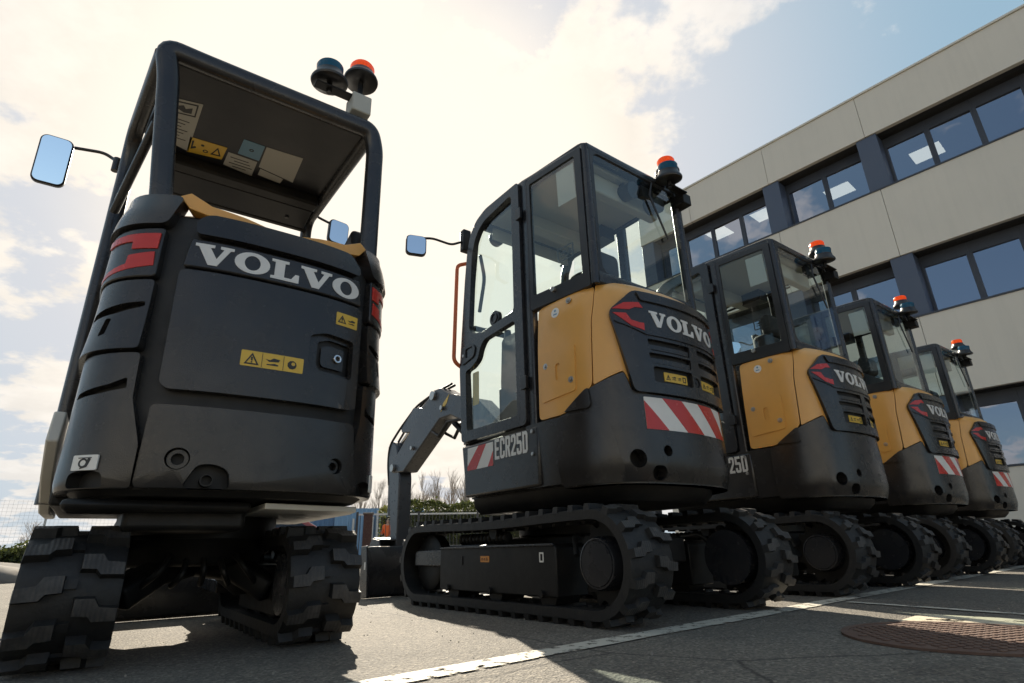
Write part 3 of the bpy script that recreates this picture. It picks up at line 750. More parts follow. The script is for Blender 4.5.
    # work lamps behind the rear glass head and the beacon bracket
    bm = bmesh.new(); cyl(bm, (-.17, -.66, 2.235), (-.17, -.74, 2.22), .05, seg=18); cyl(bm, (.05, -.66, 2.225), (.05, -.74, 2.205), .05, seg=18); box(bm, (-.2, -.69, 2.26), (.08, -.66, 2.285))
    obj('work_lamp', bm, M['beaconbase'], roof)
    bm = bmesh.new(); box(bm, (.15, -.845, 2.205), (.225, -.765, 2.275)); box(bm, (.02, -.865, 2.262), (.17, -.82, 2.272)); sweep(bm, [(.17, -.80, 2.27), (.11, -.795, 2.39)], .014); sweep(bm, [(.19, -.79, 2.25), (.19, -.75, 2.33)], .016)
    obj('beacon_bracket', bm, M['dark'], root, bevel=.004)
    beacon(root, (.030, -.845, 2.300), (-.10, -.12, 1), .078, M['lensblue'])
    beacon(root, (.105, -.79, 2.410), (.02, .02, 1), .074, M['lensorange'])
    mirror(root, (-.975, .37, 2.13), .13, .14, R_(-18), [(-.93, .385, 2.20), (-.86, .37, 2.215), (-.73, .35, 2.20), (-.625, .34, 2.26)])
    bm = bmesh.new(); box(bm, (-.66, .31, 2.17), (-.60, .36, 2.33)); obj('mirror_bracket', bm, M['dark'], root, bevel=.008)

    # ---- digging arm
    bm = bmesh.new()
    bp = [(.42, .85), (.52, .72), (.78, .84), (1.02, 1.09), (1.25, 1.26), (1.44, 1.345), (1.62, 1.35), (2.27, .985), (2.50, 1.0), (2.55, 1.07), (1.84, 1.545), (1.80, 1.60), (1.74, 1.625), (1.62, 1.62), (1.56, 1.585), (1.45, 1.53), (1.05, 1.40), (.72, 1.12)]
    prism_x(bm, rpoly(bp, .012, 2), -.075, .075)
    boom = obj('boom', bm, M['bluegrey'], root, bevel=.012)
    bm = bmesh.new()
    for x in (-.09, .09):
        for (y, z, r) in ((2.46, 1.04, .035), (1.72, 1.57, .04), (1.56, 1.43, .02), (2.08, 1.17, .018)): cyl(bm, (x - .012, y, z), (x + .012, y, z), r, seg=14)
    obj('pin', bm, M['steel'], boom)
    skin('model_decal', [([(-1.60, 1.40), (-1.50, 1.46), (-1.46, 1.53), (-1.56, 1.47)], [], 0, .002)], side(-.0755), M['decal'], boom, step=9, bevel=0)
    bm = bmesh.new(); cyl(bm, (0, 1.78, 1.60), (0, 2.24, 1.41), .05, seg=18)
    prism_x(bm, [(1.90, 1.50), (2.14, 1.555), (2.38, 1.40), (2.36, 1.36), (2.18, 1.33), (2.0, 1.42)], -.06, .06)
    obj('arm_cylinder', bm, M['bluegrey'], boom, bevel=.006)
    bm = bmesh.new(); cyl(bm, (0, 2.2, 1.42), (0, 2.52, 1.25), .022, seg=14); obj('cylinder_rod', bm, M['rod'], boom)
    bm = bmesh.new(); cyl(bm, (0, .72, .78), (0, 1.24, 1.12), .05, seg=16); cyl(bm, (0, 1.22, 1.10), (0, 1.50, 1.30), .024, seg=12)
    obj('boom_cylinder', bm, M['dark'], boom)
    bm = bmesh.new()
    for x in (-.05, .05): sweep(bm, [(x, .75, 1.0), (x, 1.2, 1.28), (x * 1.3, 1.5, 1.30), (x * 1.5, 1.62, 1.20), (x * 1.3, 1.75, 1.26)], .014)
    for x, o in ((-.03, 0), (.03, .01), (0, .02)):
        sweep(bm, fillet([(x, 1.55, 1.63 + o), (x, 1.80, 1.62 + o), (x * 1.6, 2.10, 1.56 + o), (x * 2, 2.40, 1.40), (x * 2.2, 2.60, 1.27), (x * 2, 2.63, 1.1), (x * 2, 2.58, .9)], .08), .011)
    obj('hydraulic_hose', bm, M['groove'], boom)
    bm = bmesh.new(); box(bm, (-.10, .36, .58), (.10, .62, .92)); obj('swing_post', bm, M['dark'], root, bevel=.03)
    bm = bmesh.new(); prism_x(bm, rpoly([(2.36, .30), (2.48, .30), (2.57, .85), (2.64, 1.27), (2.54, 1.31), (2.44, 1.24), (2.36, .95)], .03, 3), -.065, .065)
    arm = obj('dipper_arm', bm, M['bluegrey'], root, bevel=.012)
    bm = bmesh.new(); cyl(bm, (0, 2.65, 1.15), (0, 2.62, .62), .04, seg=14); cyl(bm, (0, 2.62, .64), (0, 2.55, .42), .02, seg=10); obj('bucket_cylinder', bm, M['bluegrey'], arm)
    bm = bmesh.new()
    dy = .07
    pb = [(y + dy, z) for y, z in ((2.30, .40), (2.44, .42), (2.56, .30), (2.50, .08), (2.30, .02), (2.06, .12), (2.00, .20), (2.10, .22), (2.24, .26))]
    for sg in (-1, 1): prism_x(bm, pb, sg * .23, sg * .215)
    th = [(y + dy, z) for y, z in ((2.30, .41), (2.45, .43), (2.575, .30), (2.515, .07), (2.30, .008), (2.02, .12), (2.03, .135), (2.30, .025), (2.50, .085), (2.555, .30), (2.44, .415), (2.30, .395))]
    prism_x(bm, th, -.214, .214)
    for x in (-.18, -.06, .06, .18): prism_x(bm, [(2.11, .11), (2.13, .14), (2.02, .20)], x - .025, x + .025)
    obj('bucket', bm, M['char'], root, bevel=.004)
    return root

# ------------------------------------------------------------------ the open canopy machine
CAN = outline(.014, .490, -.5, .29, 2.6, .40)
def make_canopy_machine():
    root = thing('canopy_excavator', 'x', 'excavator')
    for sg in (-1, 1):
        x0, x1 = (-.515, -.265) if sg < 0 else (.218, .465)
        make_track(root, x0, x1, .50, .167, .036, sg, pitch=.105, fr=(-.34, .34, .26, .08))
    bm = bmesh.new(); cyl(bm, (0, 0, .27), (0, 0, .38), .24, .29, seg=32)
    for sg in (-1, 1):
        for e in (-1, 1): sweep(bm, [(0, 0, .28), (sg * .15, e * .16, .25), (sg * .26, e * .24, .17)], rprof(.10, .09, .02))
    for k_ in range(5): sweep(bm, fillet([(-.10 + .05 * k_, -.20, .33), (-.14 + .07 * k_, -.30, .26 - .02 * (k_ % 2)), (-.20 + .10 * k_, -.24, .20)], .05), .011)
    obj('undercarriage_frame', bm, M['dark'], root, bevel=.012)
    bm = bmesh.new(); cyl(bm, (0, 0, .37), (0, 0, .47), .30, seg=40); obj('slew_ring', bm, M['dark'], root)
    # blade in front
    bm = bmesh.new(); prism_x(bm, [(.90, .02), (.95, .0), (.93, .14), (.96, .28), (.93, .29), (.88, .15)], -.49, .49)
    for sg in (-1, 1): box(bm, (sg * .16, .40, .14), (sg * .22, .92, .20))
    obj('dozer_blade', bm, M['char'], root, bevel=.006)
    # frame under the body: dark belly with a pale painted floor plate ahead of it
    P, s = CAN; us = np.linspace(s[0], s[-1], 90); w0 = wrapper(CAN)
    def ring(z, ins, k=0): return [Vector(p) for p in w0(us, np.full_like(us, z), np.full_like(us, -ins))]
    bm = bmesh.new(); box(bm, (-.30, -.62, .385), (.06, .30, .462)); box(bm, (-.46, -.70, .44), (.06, -.50, .474))
    obj('belly_frame', bm, M['dark'], root, bevel=.02)
    bm = bmesh.new(); plate(bm, [(.10, -.70), (.46, -.60), (.49, -.45), (.49, .36), (.10, .36)], [rrect(.22, -.42, .32, -.38, .02), rrect(.34, -.30, .42, -.26, .015), rrect(.18, -.20, .28, -.16, .02)], .452, .472)
    obj('floor_plate', bm, M['cream'], root, bevel=.003)
    bm = bmesh.new(); prism_x(bm, [(-.36, .79), (-.41, .68), (-.26, .57), (.02, .472), (.38, .472), (.38, .80)], -.552, -.515)
    obj('side_skirt', bm, M['cream'], root, bevel=.006)
    bm = bmesh.new(); box(bm, (-.505, -.38, .474), (.49, .38, .55)); prism_x(bm, [(-.40, .50), (.36, .50), (.36, .78), (.05, .85), (-.40, 1.45)], .42, .512)
    obj('platform', bm, M['dark'], root, bevel=.01)
    # ---- counterweight core (groove level)
    insb = lambda z: .012 + .035 * np.clip((z - 1.36) / .17, 0, 1) ** 2 + .022 * np.clip((.53 - z) / .05, 0, 1) ** 2
    fb = wrapper(CAN, insb)
    us = np.linspace(-1.02, 1.02, 110)
    bm = bmesh.new()
    def rg(z, ins): return [Vector(p) for p in fb(us, np.full_like(us, z), np.full_like(us, -ins))]
    loft(bm, [rg(.483, .012), rg(.50, .0), rg(.8, .0), rg(1.2, .0), rg(1.38, .0), rg(1.455, .0), rg(1.475, .02)])
    cw = obj('counterweight', bm, M['groove'], root, angle=30)
    U = 1.0
    def both(pl, sg): return [(-sg * a, b) for a, b in pl][:: (1 if sg < 0 else -1)]
    for sg in (-1, 1):
        L = -.358 if sg < 0 else -.392                       # inner edge of the column
        nm = 'corner_column'
        cap = rpoly(both([(-U, 1.405), (L + .003, 1.395), (L + .03, 1.53), (-.62, 1.555), (-U, 1.54)], sg), .03, 4)
        skin('corner_cap', [(cap, [], -.02, .046)], fb, M['plast'], cw, zstep=.04, bevel=.014)
        # shingled side mouldings, each proud at its lower edge
        for zt, zb, k in ((1.385, 1.195, 0), (1.185, .935, 1), (.925, .50, .25)):
            a = L - (.004 if zt > .95 else .0)
            if zt < .95: q = [(-U, zb), (L + .045, zb), (L + .045, zb + .13), (L + .004, .775), (L, .925), (-U, .915)]
            else: q = [(-U, zb - .012), (a, zb), (a, zt), (-U, zt - .008)]
            hol = []
            if zt == 1.185: hol = [rpoly(both([(-.505, .985), (-.478, .99), (-.470, 1.045), (-.492, 1.048)], sg), .006, 2), rpoly(both([(-.585, 1.052), (-.46, 1.062), (a - .012, 1.086), (a - .014, 1.104), (-.44, 1.098), (-.57, 1.078)], sg), .006, 2)]
            if zt == .925: hol = [rpoly(both([(-.50, .503), (-.385, .503), (-.392, .545), (-.44, .558), (-.493, .545)], sg), .012, 3), rpoly(both([(-.56, .782), (-.46, .790), (L - .018, .806), (L - .022, .842), (-.43, .820), (-.55, .800)], sg), .006, 2)]
            bm = bmesh.new(); plate(bm, rpoly(both(q, sg), .014, 3), hol, -.02, .030)
            chop(bm, .03); chop(bm, .05, (1,))
            zt_, zb_ = zt, zb
            warp(bm, lambda u, z, w: fb(u, z, np.where(w > 0, w + (.016 * k * np.clip((zt_ - z) / (zt_ - zb_), 0, 1) ** 2 if k else .006 - .004 * np.clip((z - 1.2) / .18, 0, 1)), w)))
            obj('corner_moulding', bm, M['plast'], cw, bevel=.008)
        # red corner reflectors
        up = [(-.585, 1.360), (L - .012, 1.360), (L - .014, 1.300), (-.455, 1.301), (-.456, 1.330), (-.585, 1.336)]
        lw = [(L - .020, 1.288), (-.462, 1.278), (-.466, 1.246), (-.60, 1.220), (-.60, 1.205), (L - .016, 1.235)]
        for q in (up, lw): skin('reflector', [(both(q, sg), [], .028, .0375)], fb, M['red'], cw, bevel=.001)
        if sg > 0: pass
    # ---- centre mouldings
    skin('crown_moulding', [(rpoly([(-.268, 1.372), (.325, 1.372), (.330, 1.40), (.285, 1.462), (-.235, 1.462), (-.272, 1.43)], .02, 4), [], -.02, .040)], fb, M['plast'], cw, zstep=.04, bevel=.012)
    skin('badge_panel', [(rpoly([(-.292, 1.245), (.352, 1.245), (.340, 1.356), (-.280, 1.356)], .012, 3), [], -.02, .030)], fb, M['plast'], cw, bevel=.006)
    hole = rpoly([(.148, 1.068), (.205, 1.088), (.322, 1.080), (.322, .925), (.165, .930), (.148, .955)], .015, 4)
    mp = rpoly([(-.296, 1.232), (.352, 1.232), (.352, .818), (.318, .808), (-.270, .808), (-.292, .83)], .025, 4)
    skin('main_panel', [(mp, [hole], -.02, .036)], fb, M['plast'], cw, bevel=.010)
    h2 = [(.18 + (a - .18) * .8 + .03, 1.0 + (b - 1.0) * .8) for a, b in hole]
    skin('lock_recess', [([(a, b) for a, b in hole], [h2], .002, .014), ([(.2 + (a - .2) * .55 + .03, 1.0 + (b - 1.0) * .55) for a, b in hole], [], .002, .012)], fb, M['plast'], cw, bevel=.006)
    skin('hood_lock', [(circ(.268, 1.003, .017, 18), [circ(.268, 1.003, .009, 12)], .010, .022)], fb, M['rod'], cw, bevel=.002)
    hl = [circ(-.205, .590, .034), circ(.285, .597, .028), rpoly([(-.185, .502), (-.05, .502), (-.06, .56), (-.10, .578), (-.15, .575)], .02, 4)]
    lp = rpoly([(-.308, .502), (.372, .502), (.352, .757), (-.300, .757)], .018, 4)
    low = skin('lower_panel', [(lp, hl, -.02, .036)], fb, M['plast'], cw, bevel=.008)
    bm = bmesh.new(); pa, pb_ = (fb(np.array([-.118]), np.array([.528]), np.array([q]))[0] for q in (-.03, .034)); cyl(bm, pa, pb_, .02, seg=16, prof=[(0, .02), (1, .02), (1, .015), (.6, .015)]); obj('exhaust_pipe', bm, M['dark'], low)
    for q in ([(-.205, .590, .030)], [(.285, .597, .024)]):
        skin('lifting_plug', [(circ(*q[0]), [circ(q[0][0], q[0][1], q[0][2] * .6)], -.01, .020)], fb, M['plast'], low, bevel=.004)
    skin('badge_lettering', slab_word(-.264, .330, 1.260, .079, .030, .0325), fb, M['silver'], cw, bevel=0)
    # decals
    wd = skin('warning_decal', [(rrect(-.075, .912, .132, .968, .004), [], .036, .0375)], fb, M['decal'], cw, bevel=0)
    pic = tri_sign(-.040, .937, .024, .0375, .0385) + blob_sign(.028, .940, .024, .0375, .0385) + [(circ(.093, .938, .016, 9), [circ(.097, .942, .007, 7)], .0375, .0385)]
    for a in (-.008, .063): pic.append((rrect(a, .914, a + .0015, .966, .0005, 1), [], .0375, .0385))
    skin('pictogram', pic, fb, M['ink'], wd, bevel=0)
    wd = skin('warning_decal', [(rrect(.238, 1.135, .330, 1.187, .003), [], .036, .0375)], fb, M['decal'], cw, bevel=0)
    skin('pictogram', tri_sign(.262, 1.159, .018, .0375, .0385) + blob_sign(.303, 1.16, .017, .0375, .0385), fb, M['ink'], wd, bevel=0)
    wd = skin('info_decal', [(rrect(-.480, .553, -.405, .598, .004), [], .034, .0395)], fb, M['white'], cw, bevel=0)
    skin('pictogram', [(circ(-.445, .574, .014, 14), [circ(-.445, .574, .009, 12)], .0395, .0405), (rrect(-.462, .588, -.422, .5905, .001, 1), [], .0395, .0405), ([(-.432, .590), (-.424, .586), (-.432, .562), (-.452, .556), (-.450, .562), (-.438, .568)], [], .0395, .0405)], fb, M['ink'], wd, bevel=0)
    skin('info_decal', [(rrect(.470, .52, .500, .585, .003), [rrect(.478, .535, .492, .572, .002)], .034, .0395)], fb, M['white'], cw, bevel=0)
    for sg in (-1, 1):
        q = [(-.352, 1.535), (-.312, 1.488), (-.25, 1.470), (-.04, 1.474), (-.12, 1.492), (-.24, 1.510), (-.315, 1.552)]
        skin('amber_edge', [(both([(a + (.0 if sg < 0 else -.03), b) for a, b in q], sg), [], -.05, .012)], wrapper(CAN, lambda z: .02 + 0 * z), M['yellow'], root, bevel=.004)
    # ---- amber deck round the seat base
    us = np.linspace(-.50, .50, 50)
    bm = bmesh.new()
    a = [Vector(p) for p in fb(us, np.full_like(us, 1.46), np.full_like(us, -.005))]; b = [Vector((p.x * .9, p.y + .11, 1.535)) for p in a]; c = [Vector((p.x, p.y + .2, 1.53)) for p in b]; d = [Vector((p.x, p.y, 1.40)) for p in c]
    loft(bm, [a, b, c, d], closed=False)
    obj('amber_deck', bm, M['yellow'], root)
    bm = bmesh.new(); prism_x(bm, [(-.62, 1.40), (-.40, 1.40), (-.28, 1.72), (-.36, 1.74), (-.60, 1.60)], -.36, -.30); box(bm, (-.32, -.48, 1.40), (.36, -.40, 1.545))
    prism_x(bm, [(-.66, 1.42), (-.40, 1.42), (-.36, 1.66), (-.56, 1.72)], .36, .44)
    obj('deck_fairing', bm, M['dark'], root, bevel=.02)
    # ---- canopy
    pr = rprof(.078, .062, .026, 4)
    bm = bmesh.new()
    TL, TR = (-.478, -.672, 2.212), (.378, -.665, 2.215)
    sweep(bm, fillet([(-.372, -.60, 1.47), (-.448, -.655, 2.10), TL, (TL[0] + .12, TL[1], 2.208), (TR[0] - .09, TR[1], 2.213), TR, (.412, -.65, 2.12), (.432, -.60, 1.47)], .065, 6), pr, up=(0, 1, 0))
    for x, xf in ((-.480, -.545), (.380, .345)):
        y1 = -.10 if x < 0 else .26
        sweep(bm, fillet([(x, -.66, 2.185), (xf, y1, 2.165), (xf - (.0 if x < 0 else -.06), y1 + .05, 2.0), (xf + .01, y1 + .06, .50)] if x < 0 else [(x, -.66, 2.19), (xf, y1, 2.175), (xf + .02, y1 + .05, 1.95), (xf + .06, y1 + .08, 1.0)], .08, 5), rprof(.055, .06, .022, 3), up=(0, 1, 0))
    sweep(bm, [(-.545, -.14, 1.72), (-.455, -.55, 1.72 + .22)], .018)
    fr = obj('canopy_frame', bm, M['char'], root, angle=50)
    bm = bmesh.new()
    pts = [(-.43, -.64), (.36, -.64), (.335, .25), (-.36, .25), (-.52, -.10)]
    loft(bm, [[Vector((x * .985, y, 2.185)) for x, y in pts], [Vector((x, y, 2.20)) for x, y in pts], [Vector((x, y, 2.232)) for x, y in pts], [Vector((x * .93, y * .93, 2.25)) for x, y in pts]])
    rf = obj('canopy_roof', bm, M['roofdark'], root, bevel=.008)
    bm = bmesh.new(); box(bm, (-.42, -.035, 2.125), (.33, .045, 2.186)); box(bm, (-.37, .215, 2.10), (.34, .255, 2.186))
    obj('roof_beam', bm, M['dark'], rf, bevel=.01)
    bm = bmesh.new(); prism_x(bm, [(.05, 2.128), (.05, 2.150), (.214, 2.125), (.214, 2.103)], -.38, .32); cyl(bm, (.21, .15, 2.105), (.21, .15, 2.12), .012, seg=12)
    obj('fascia_plate', bm, M['roofdark'], rf, bevel=.003)
    def fu(a, b, w): return np.stack([a, b, 2.1845 - w], 1)
    skin('instruction_sheet', [([(-.45, -.42), (-.31, -.45), (-.325, -.07), (-.45, -.11)], [], 0, .0015)], fu, M['headliner'], rf, step=9, bevel=0)
    pr_ = [([(-.435, -.41), (-.325, -.435), (-.327, -.345), (-.435, -.325)], [[(-.43, -.402), (-.331, -.425), (-.333, -.352), (-.43, -.333)]], .0015, .0025), ([(-.42, -.37), (-.38, -.40), (-.37, -.38), (-.345, -.40), (-.345, -.36), (-.375, -.352), (-.39, -.36)], [], .0015, .0025)]
    pr_ += [(rrect(-.435, -.295 + .024 * i, -.345 - .014 * (i % 3), -.290 + .024 * i, .001, 1), [], .0015, .0025) for i in range(7)]
    skin('sheet_print', pr_, fu, M['ink'], rf, step=9, bevel=0)
    skin('warning_decal', [([(-.33, -.19), (-.17, -.20), (-.178, -.09), (-.33, -.065)], [], 0, .0015)], fu, M['decal'], rf, step=9, bevel=0)
    skin('pictogram', [([(-.318, -.17), (-.310, -.17), (-.312, -.12), (-.300, -.13), (-.296, -.12), (-.318, -.098)], [], .0015, .0025), (circ(-.255, -.115, .012, 10), [circ(-.255, -.115, .007, 8)], .0015, .0025), (circ(-.272, -.155, .008, 8), [], .0015, .0025), ([(-.232, -.105), (-.186, -.112), (-.207, -.178)], [[(-.222, -.115), (-.195, -.119), (-.207, -.160)]], .0015, .0025)], fu, M['ink'], rf, step=9, bevel=0)
    skin('instruction_sheet', [([(-.16, -.17), (-.025, -.165), (-.025, -.03), (-.165, -.055)], [], 0, .0015)], fu, M['headliner'], rf, step=9, bevel=0)
    skin('instruction_sheet', [([(-.012, -.31), (.16, -.32), (.17, -.09), (-.01, -.13)], [], 0, .0015)], fu, M['headliner'], rf, step=9, bevel=0)
    skin('instruction_sheet', [([(.0, -.118), (.12, -.092), (.115, -.045), (.0, -.06)], [], 0, .0015)], fu, M['headliner'], rf, step=9, bevel=0)
    skin('blue_sticker', [([(-.115, -.31), (-.02, -.31), (-.02, -.18), (-.12, -.185)], [], 0, .0015)], fu, M['blufilm'], rf, step=9, bevel=0)
    skin('sheet_print', [(rrect(-.145 + .02 * (i % 2), -.14 + .024 * i, -.06 + .012 * (i % 3), -.135 + .024 * i, .001, 1), [], .0015, .0025) for i in range(4)] + [(circ(-.068, -.245, .011, 8), [circ(-.068, -.245, .006, 6)], .0015, .0025)], fu, M['ink'], rf, step=9, bevel=0)
    # seat and levers
    bm = bmesh.new(); box(bm, (-.24, -.36, 1.24), (.22, .06, 1.38)); box(bm, (-.22, -.44, 1.34), (.20, -.34, 1.62))
    st = obj('operator_seat', bm, M['seat'], root, bevel=.04, seg=4)
    bm = bmesh.new(); box(bm, (-.36, -.10, .56), (.30, .30, .62)); box(bm, (-.24, -.36, .55), (.22, .06, 1.235)); obj('seat_base', bm, M['dark'], root, bevel=.02)
    for x in (-.32, .30):
        bm = bmesh.new(); sweep(bm, [(x, .05, 1.2), (x, .10, 1.42)], .011); cyl(bm, (x, .10, 1.42), (x, .11, 1.50), .024, .018, seg=12); obj('joystick', bm, M['beaconbase'], st)
    # boom stub folded ahead
    bm = bmesh.new(); prism_x(bm, rpoly([(.40, .50), (.56, .48), (.75, 1.0), (1.15, 1.42), (1.9, 1.1), (1.95, 1.18), (1.15, 1.58), (.95, 1.5), (.60, 1.1)], .04, 3), -.06, .06); obj('boom', bm, M['bluegrey'], root, bevel=.01)
    bm = bmesh.new(); prism_x(bm, [(1.84, 1.2), (1.94, 1.22), (1.92, .3), (1.84, .3)], -.05, .05); obj('dipper_arm', bm, M['bluegrey'], root, bevel=.01)
    bm = bmesh.new(); prism_x(bm, rpoly([(1.80, .36), (1.95, .36), (2.02, .2), (1.9, .03), (1.6, .08), (1.55, .16), (1.75, .2)], .03, 3), -.17, .17); obj('bucket', bm, M['char'], root, bevel=.006)
    # beacons
    bm = bmesh.new(); box(bm, (.268, -.70, 2.27), (.362, -.60, 2.375)); obj('beacon_bracket', bm, M['headliner'], root, bevel=.006)
    bm = bmesh.new(); box(bm, (.10, -.69, 2.352), (.34, -.64, 2.362)); box(bm, (.295, -.66, 2.36), (.355, -.60, 2.395)); cyl(bm, (.325, -.62, 2.37), (.325, -.62, 2.49), .014, seg=8); obj('beacon_bar', bm, M['dark'], root, bevel=.003)
    beacon(root, (.165, -.66, 2.385), (-.06, -.05, 1), .086, M['lensblue'])
    beacon(root, (.325, -.62, 2.515), (.04, .05, 1), .084, M['lensorange'])
    mirror(root, (-.845, .20, 2.085), .128, .245, R_(0), [(-.782, .218, 2.195), (-.665, .20, 2.205), (-.615, .18, 2.17), (-.595, .05, 2.08)], R_(9))
    mirror(root, (.555, .30, 2.20), .13, .16, R_(8), [(.50, .315, 2.255), (.42, .31, 2.27), (.34, .28, 2.29)], R_(4))
    return root

def dup(root, loc, rz, label, skip=()):
    """copies a thing with copies of its parts and sub-parts"""
    r = root.copy(); COL.objects.link(r); r.location = loc; r.rotation_euler = (0, 0, rz); r['label'] = label
    for ch in list(root.children):
        if ch.name.split('.')[0] in skip: continue
        c = ch.copy(); COL.objects.link(c); c.parent = r
        for g in ch.children:
            d = g.copy(); COL.objects.link(d); d.parent = c
    return r

GRP = 'mini excavators parked in a row'
def spot(x, y, yaw):         # origins measured on the picture's ground plane
    return (x - .1 * math.cos(yaw), y + .1 * math.sin(yaw), 0), -yaw
m1 = make_canopy_machine()
m1.location = (-1.3496, 2.5053, 0); m1.rotation_euler = (0, 0, .62)
m1['label'] = 'charcoal mini excavator with an open canopy and no cab glass'; m1['group'] = GRP
m2 = make_cab_machine()
m2.location, rz = spot(.489, 3.483, -.649); m2.rotation_euler = (0, 0, rz)
m2['label'] = 'amber and charcoal cab excavator standing next to the open canopy machine'; m2['group'] = GRP
loc, rz = spot(1.955, 4.556, -.640)
m3 = dup(m2, loc, rz, 'amber cab excavator without red and white stripes on its tail', ('hazard_stripe',))
for ch in m3.children:
    for g in ch.children:
        if g.name.startswith('type_lettering'): g.location.y -= .05          # this one carries its type mark a little farther back
        if g.name.startswith('hazard_stripe') or g.name.startswith('red_stripe'): g.location.y -= .05
loc, rz = spot(3.318, 5.661, -.645)
dup(m2, loc, rz, 'amber cab excavator, striped tail, between the unstriped one and the last of the row')
loc, rz = spot(4.848, 6.990, -.644)
dup(m2, loc, rz, 'amber cab excavator standing last in the row, farthest from the canopy machine')
# ------------------------------------------------------------------ ground
def ground_mat():
    m, t, n, l, out = nt('worn_asphalt')
    b = n.new('ShaderNodeBsdfPrincipled'); b.inputs['Roughness'].default_value = .85; b.inputs['Specular IOR Level'].default_value = .35
    tc = n.new('ShaderNodeTexCoord')
    def noise(sc, det=4, ro=.55):
        q = n.new('ShaderNodeTexNoise'); q.inputs['Scale'].default_value = sc; q.inputs['Detail'].default_value = det; q.inputs['Roughness'].default_value = ro
        l.new(tc.outputs['Object'], q.inputs['Vector']); return q
    def ramp(src, pts):
        r = n.new('ShaderNodeValToRGB'); e = r.color_ramp.elements
        e[0].position, e[0].color = pts[0][0], (*pts[0][1], 1); e[1].position, e[1].color = pts[-1][0], (*pts[-1][1], 1)
        for p, c in pts[1:-1]:
            k = e.new(p); k.color = (*c, 1)
        l.new(src, r.inputs['Fac']); return r
    big = ramp(noise(.55, 6, .6).outputs['Fac'], [(.3, (.108, .099, .087)), (.55, (.150, .138, .120)), (.75, (.185, .170, .148))])
    vor = n.new('ShaderNodeTexVoronoi'); vor.inputs['Scale'].default_value = 130; l.new(tc.outputs['Object'], vor.inputs['Vector'])
    sp = ramp(vor.outputs['Color'], [(.0, (.50, .49, .47)), (.55, (.95, .93, .9)), (.8, (1.35, 1.3, 1.2)), (1, (2.2, 2.1, 1.95))])
    mu = n.new('ShaderNodeMix'); mu.data_type = 'RGBA'; mu.blend_type = 'MULTIPLY'; mu.inputs['Factor'].default_value = 1
    l.new(big.outputs['Color'], mu.inputs['A']); l.new(sp.outputs['Color'], mu.inputs['B'])
    st = ramp(noise(2.3, 8, .7).outputs['Fac'], [(.30, (.62, .60, .58)), (.46, (1, 1, 1)), (1, (1.06, 1.04, 1))])
    m2_ = n.new('ShaderNodeMix'); m2_.data_type = 'RGBA'; m2_.blend_type = 'MULTIPLY'; m2_.inputs['Factor'].default_value = .8
    l.new(mu.outputs['Result'], m2_.inputs['A']); l.new(st.outputs['Color'], m2_.inputs['B'])
    ck = n.new('ShaderNodeTexVoronoi'); ck.feature = 'DISTANCE_TO_EDGE'; ck.inputs['Scale'].default_value = .42
    wp = n.new('ShaderNodeMix'); wp.data_type = 'VECTOR'; wp.inputs['Factor'].default_value = .10; l.new(tc.outputs['Object'], wp.inputs['A']); wn_ = noise(2.2, 6, .65); l.new(wn_.outputs['Color'], wp.inputs['B']); l.new(wp.outputs['Result'], ck.inputs['Vector'])
    cr = n.new('ShaderNodeMapRange'); cr.inputs['From Min'].default_value = .0008; cr.inputs['From Max'].default_value = .004; cr.inputs['To Min'].default_value = .45; cr.inputs['To Max'].default_value = 1; l.new(ck.outputs['Distance'], cr.inputs['Value'])
    oil = n.new('ShaderNodeMapRange'); oil.inputs['From Min'].default_value = .64; oil.inputs['From Max'].default_value = .74; oil.inputs['To Min'].default_value = 1; oil.inputs['To Max'].default_value = .62; l.new(noise(1.15, 5, .6).outputs['Fac'], oil.inputs['Value'])
    mm = n.new('ShaderNodeMath'); mm.operation = 'MULTIPLY'; l.new(cr.outputs['Result'], mm.inputs[0]); l.new(oil.outputs['Result'], mm.inputs[1])
    cc_ = n.new('ShaderNodeCombineColor'); [l.new(mm.outputs[0], cc_.inputs[i]) for i in range(3)]
    m3_ = n.new('ShaderNodeMix'); m3_.data_type = 'RGBA'; m3_.blend_type = 'MULTIPLY'; m3_.inputs['Factor'].default_value = 1; l.new(m2_.outputs['Result'], m3_.inputs['A']); l.new(cc_.outputs[0], m3_.inputs['B'])
    l.new(m3_.outputs['Result'], b.inputs['Base Color'])
    bp = n.new('ShaderNodeBump'); bp.inputs['Strength'].default_value = .75; bp.inputs['Distance'].default_value = .006
    ad = n.new('ShaderNodeMath'); ad.operation = 'ADD'
    l.new(vor.outputs['Distance'], ad.inputs[0]); l.new(noise(45, 5, .7).outputs['Fac'], ad.inputs[1])
    l.new(ad.outputs[0], bp.inputs['Height']); l.new(bp.outputs['Normal'], b.inputs['Normal'])
    l.new(b.outputs[0], out.inputs['Surface']); return m
bm = bmesh.new(); bm.faces.new([bm.verts.new(p) for p in ((-350, -350, 0), (350, -350, 0), (350, 350, 0), (-350, 350, 0))])
tag(obj('ground', bm, ground_mat()), kind='structure')

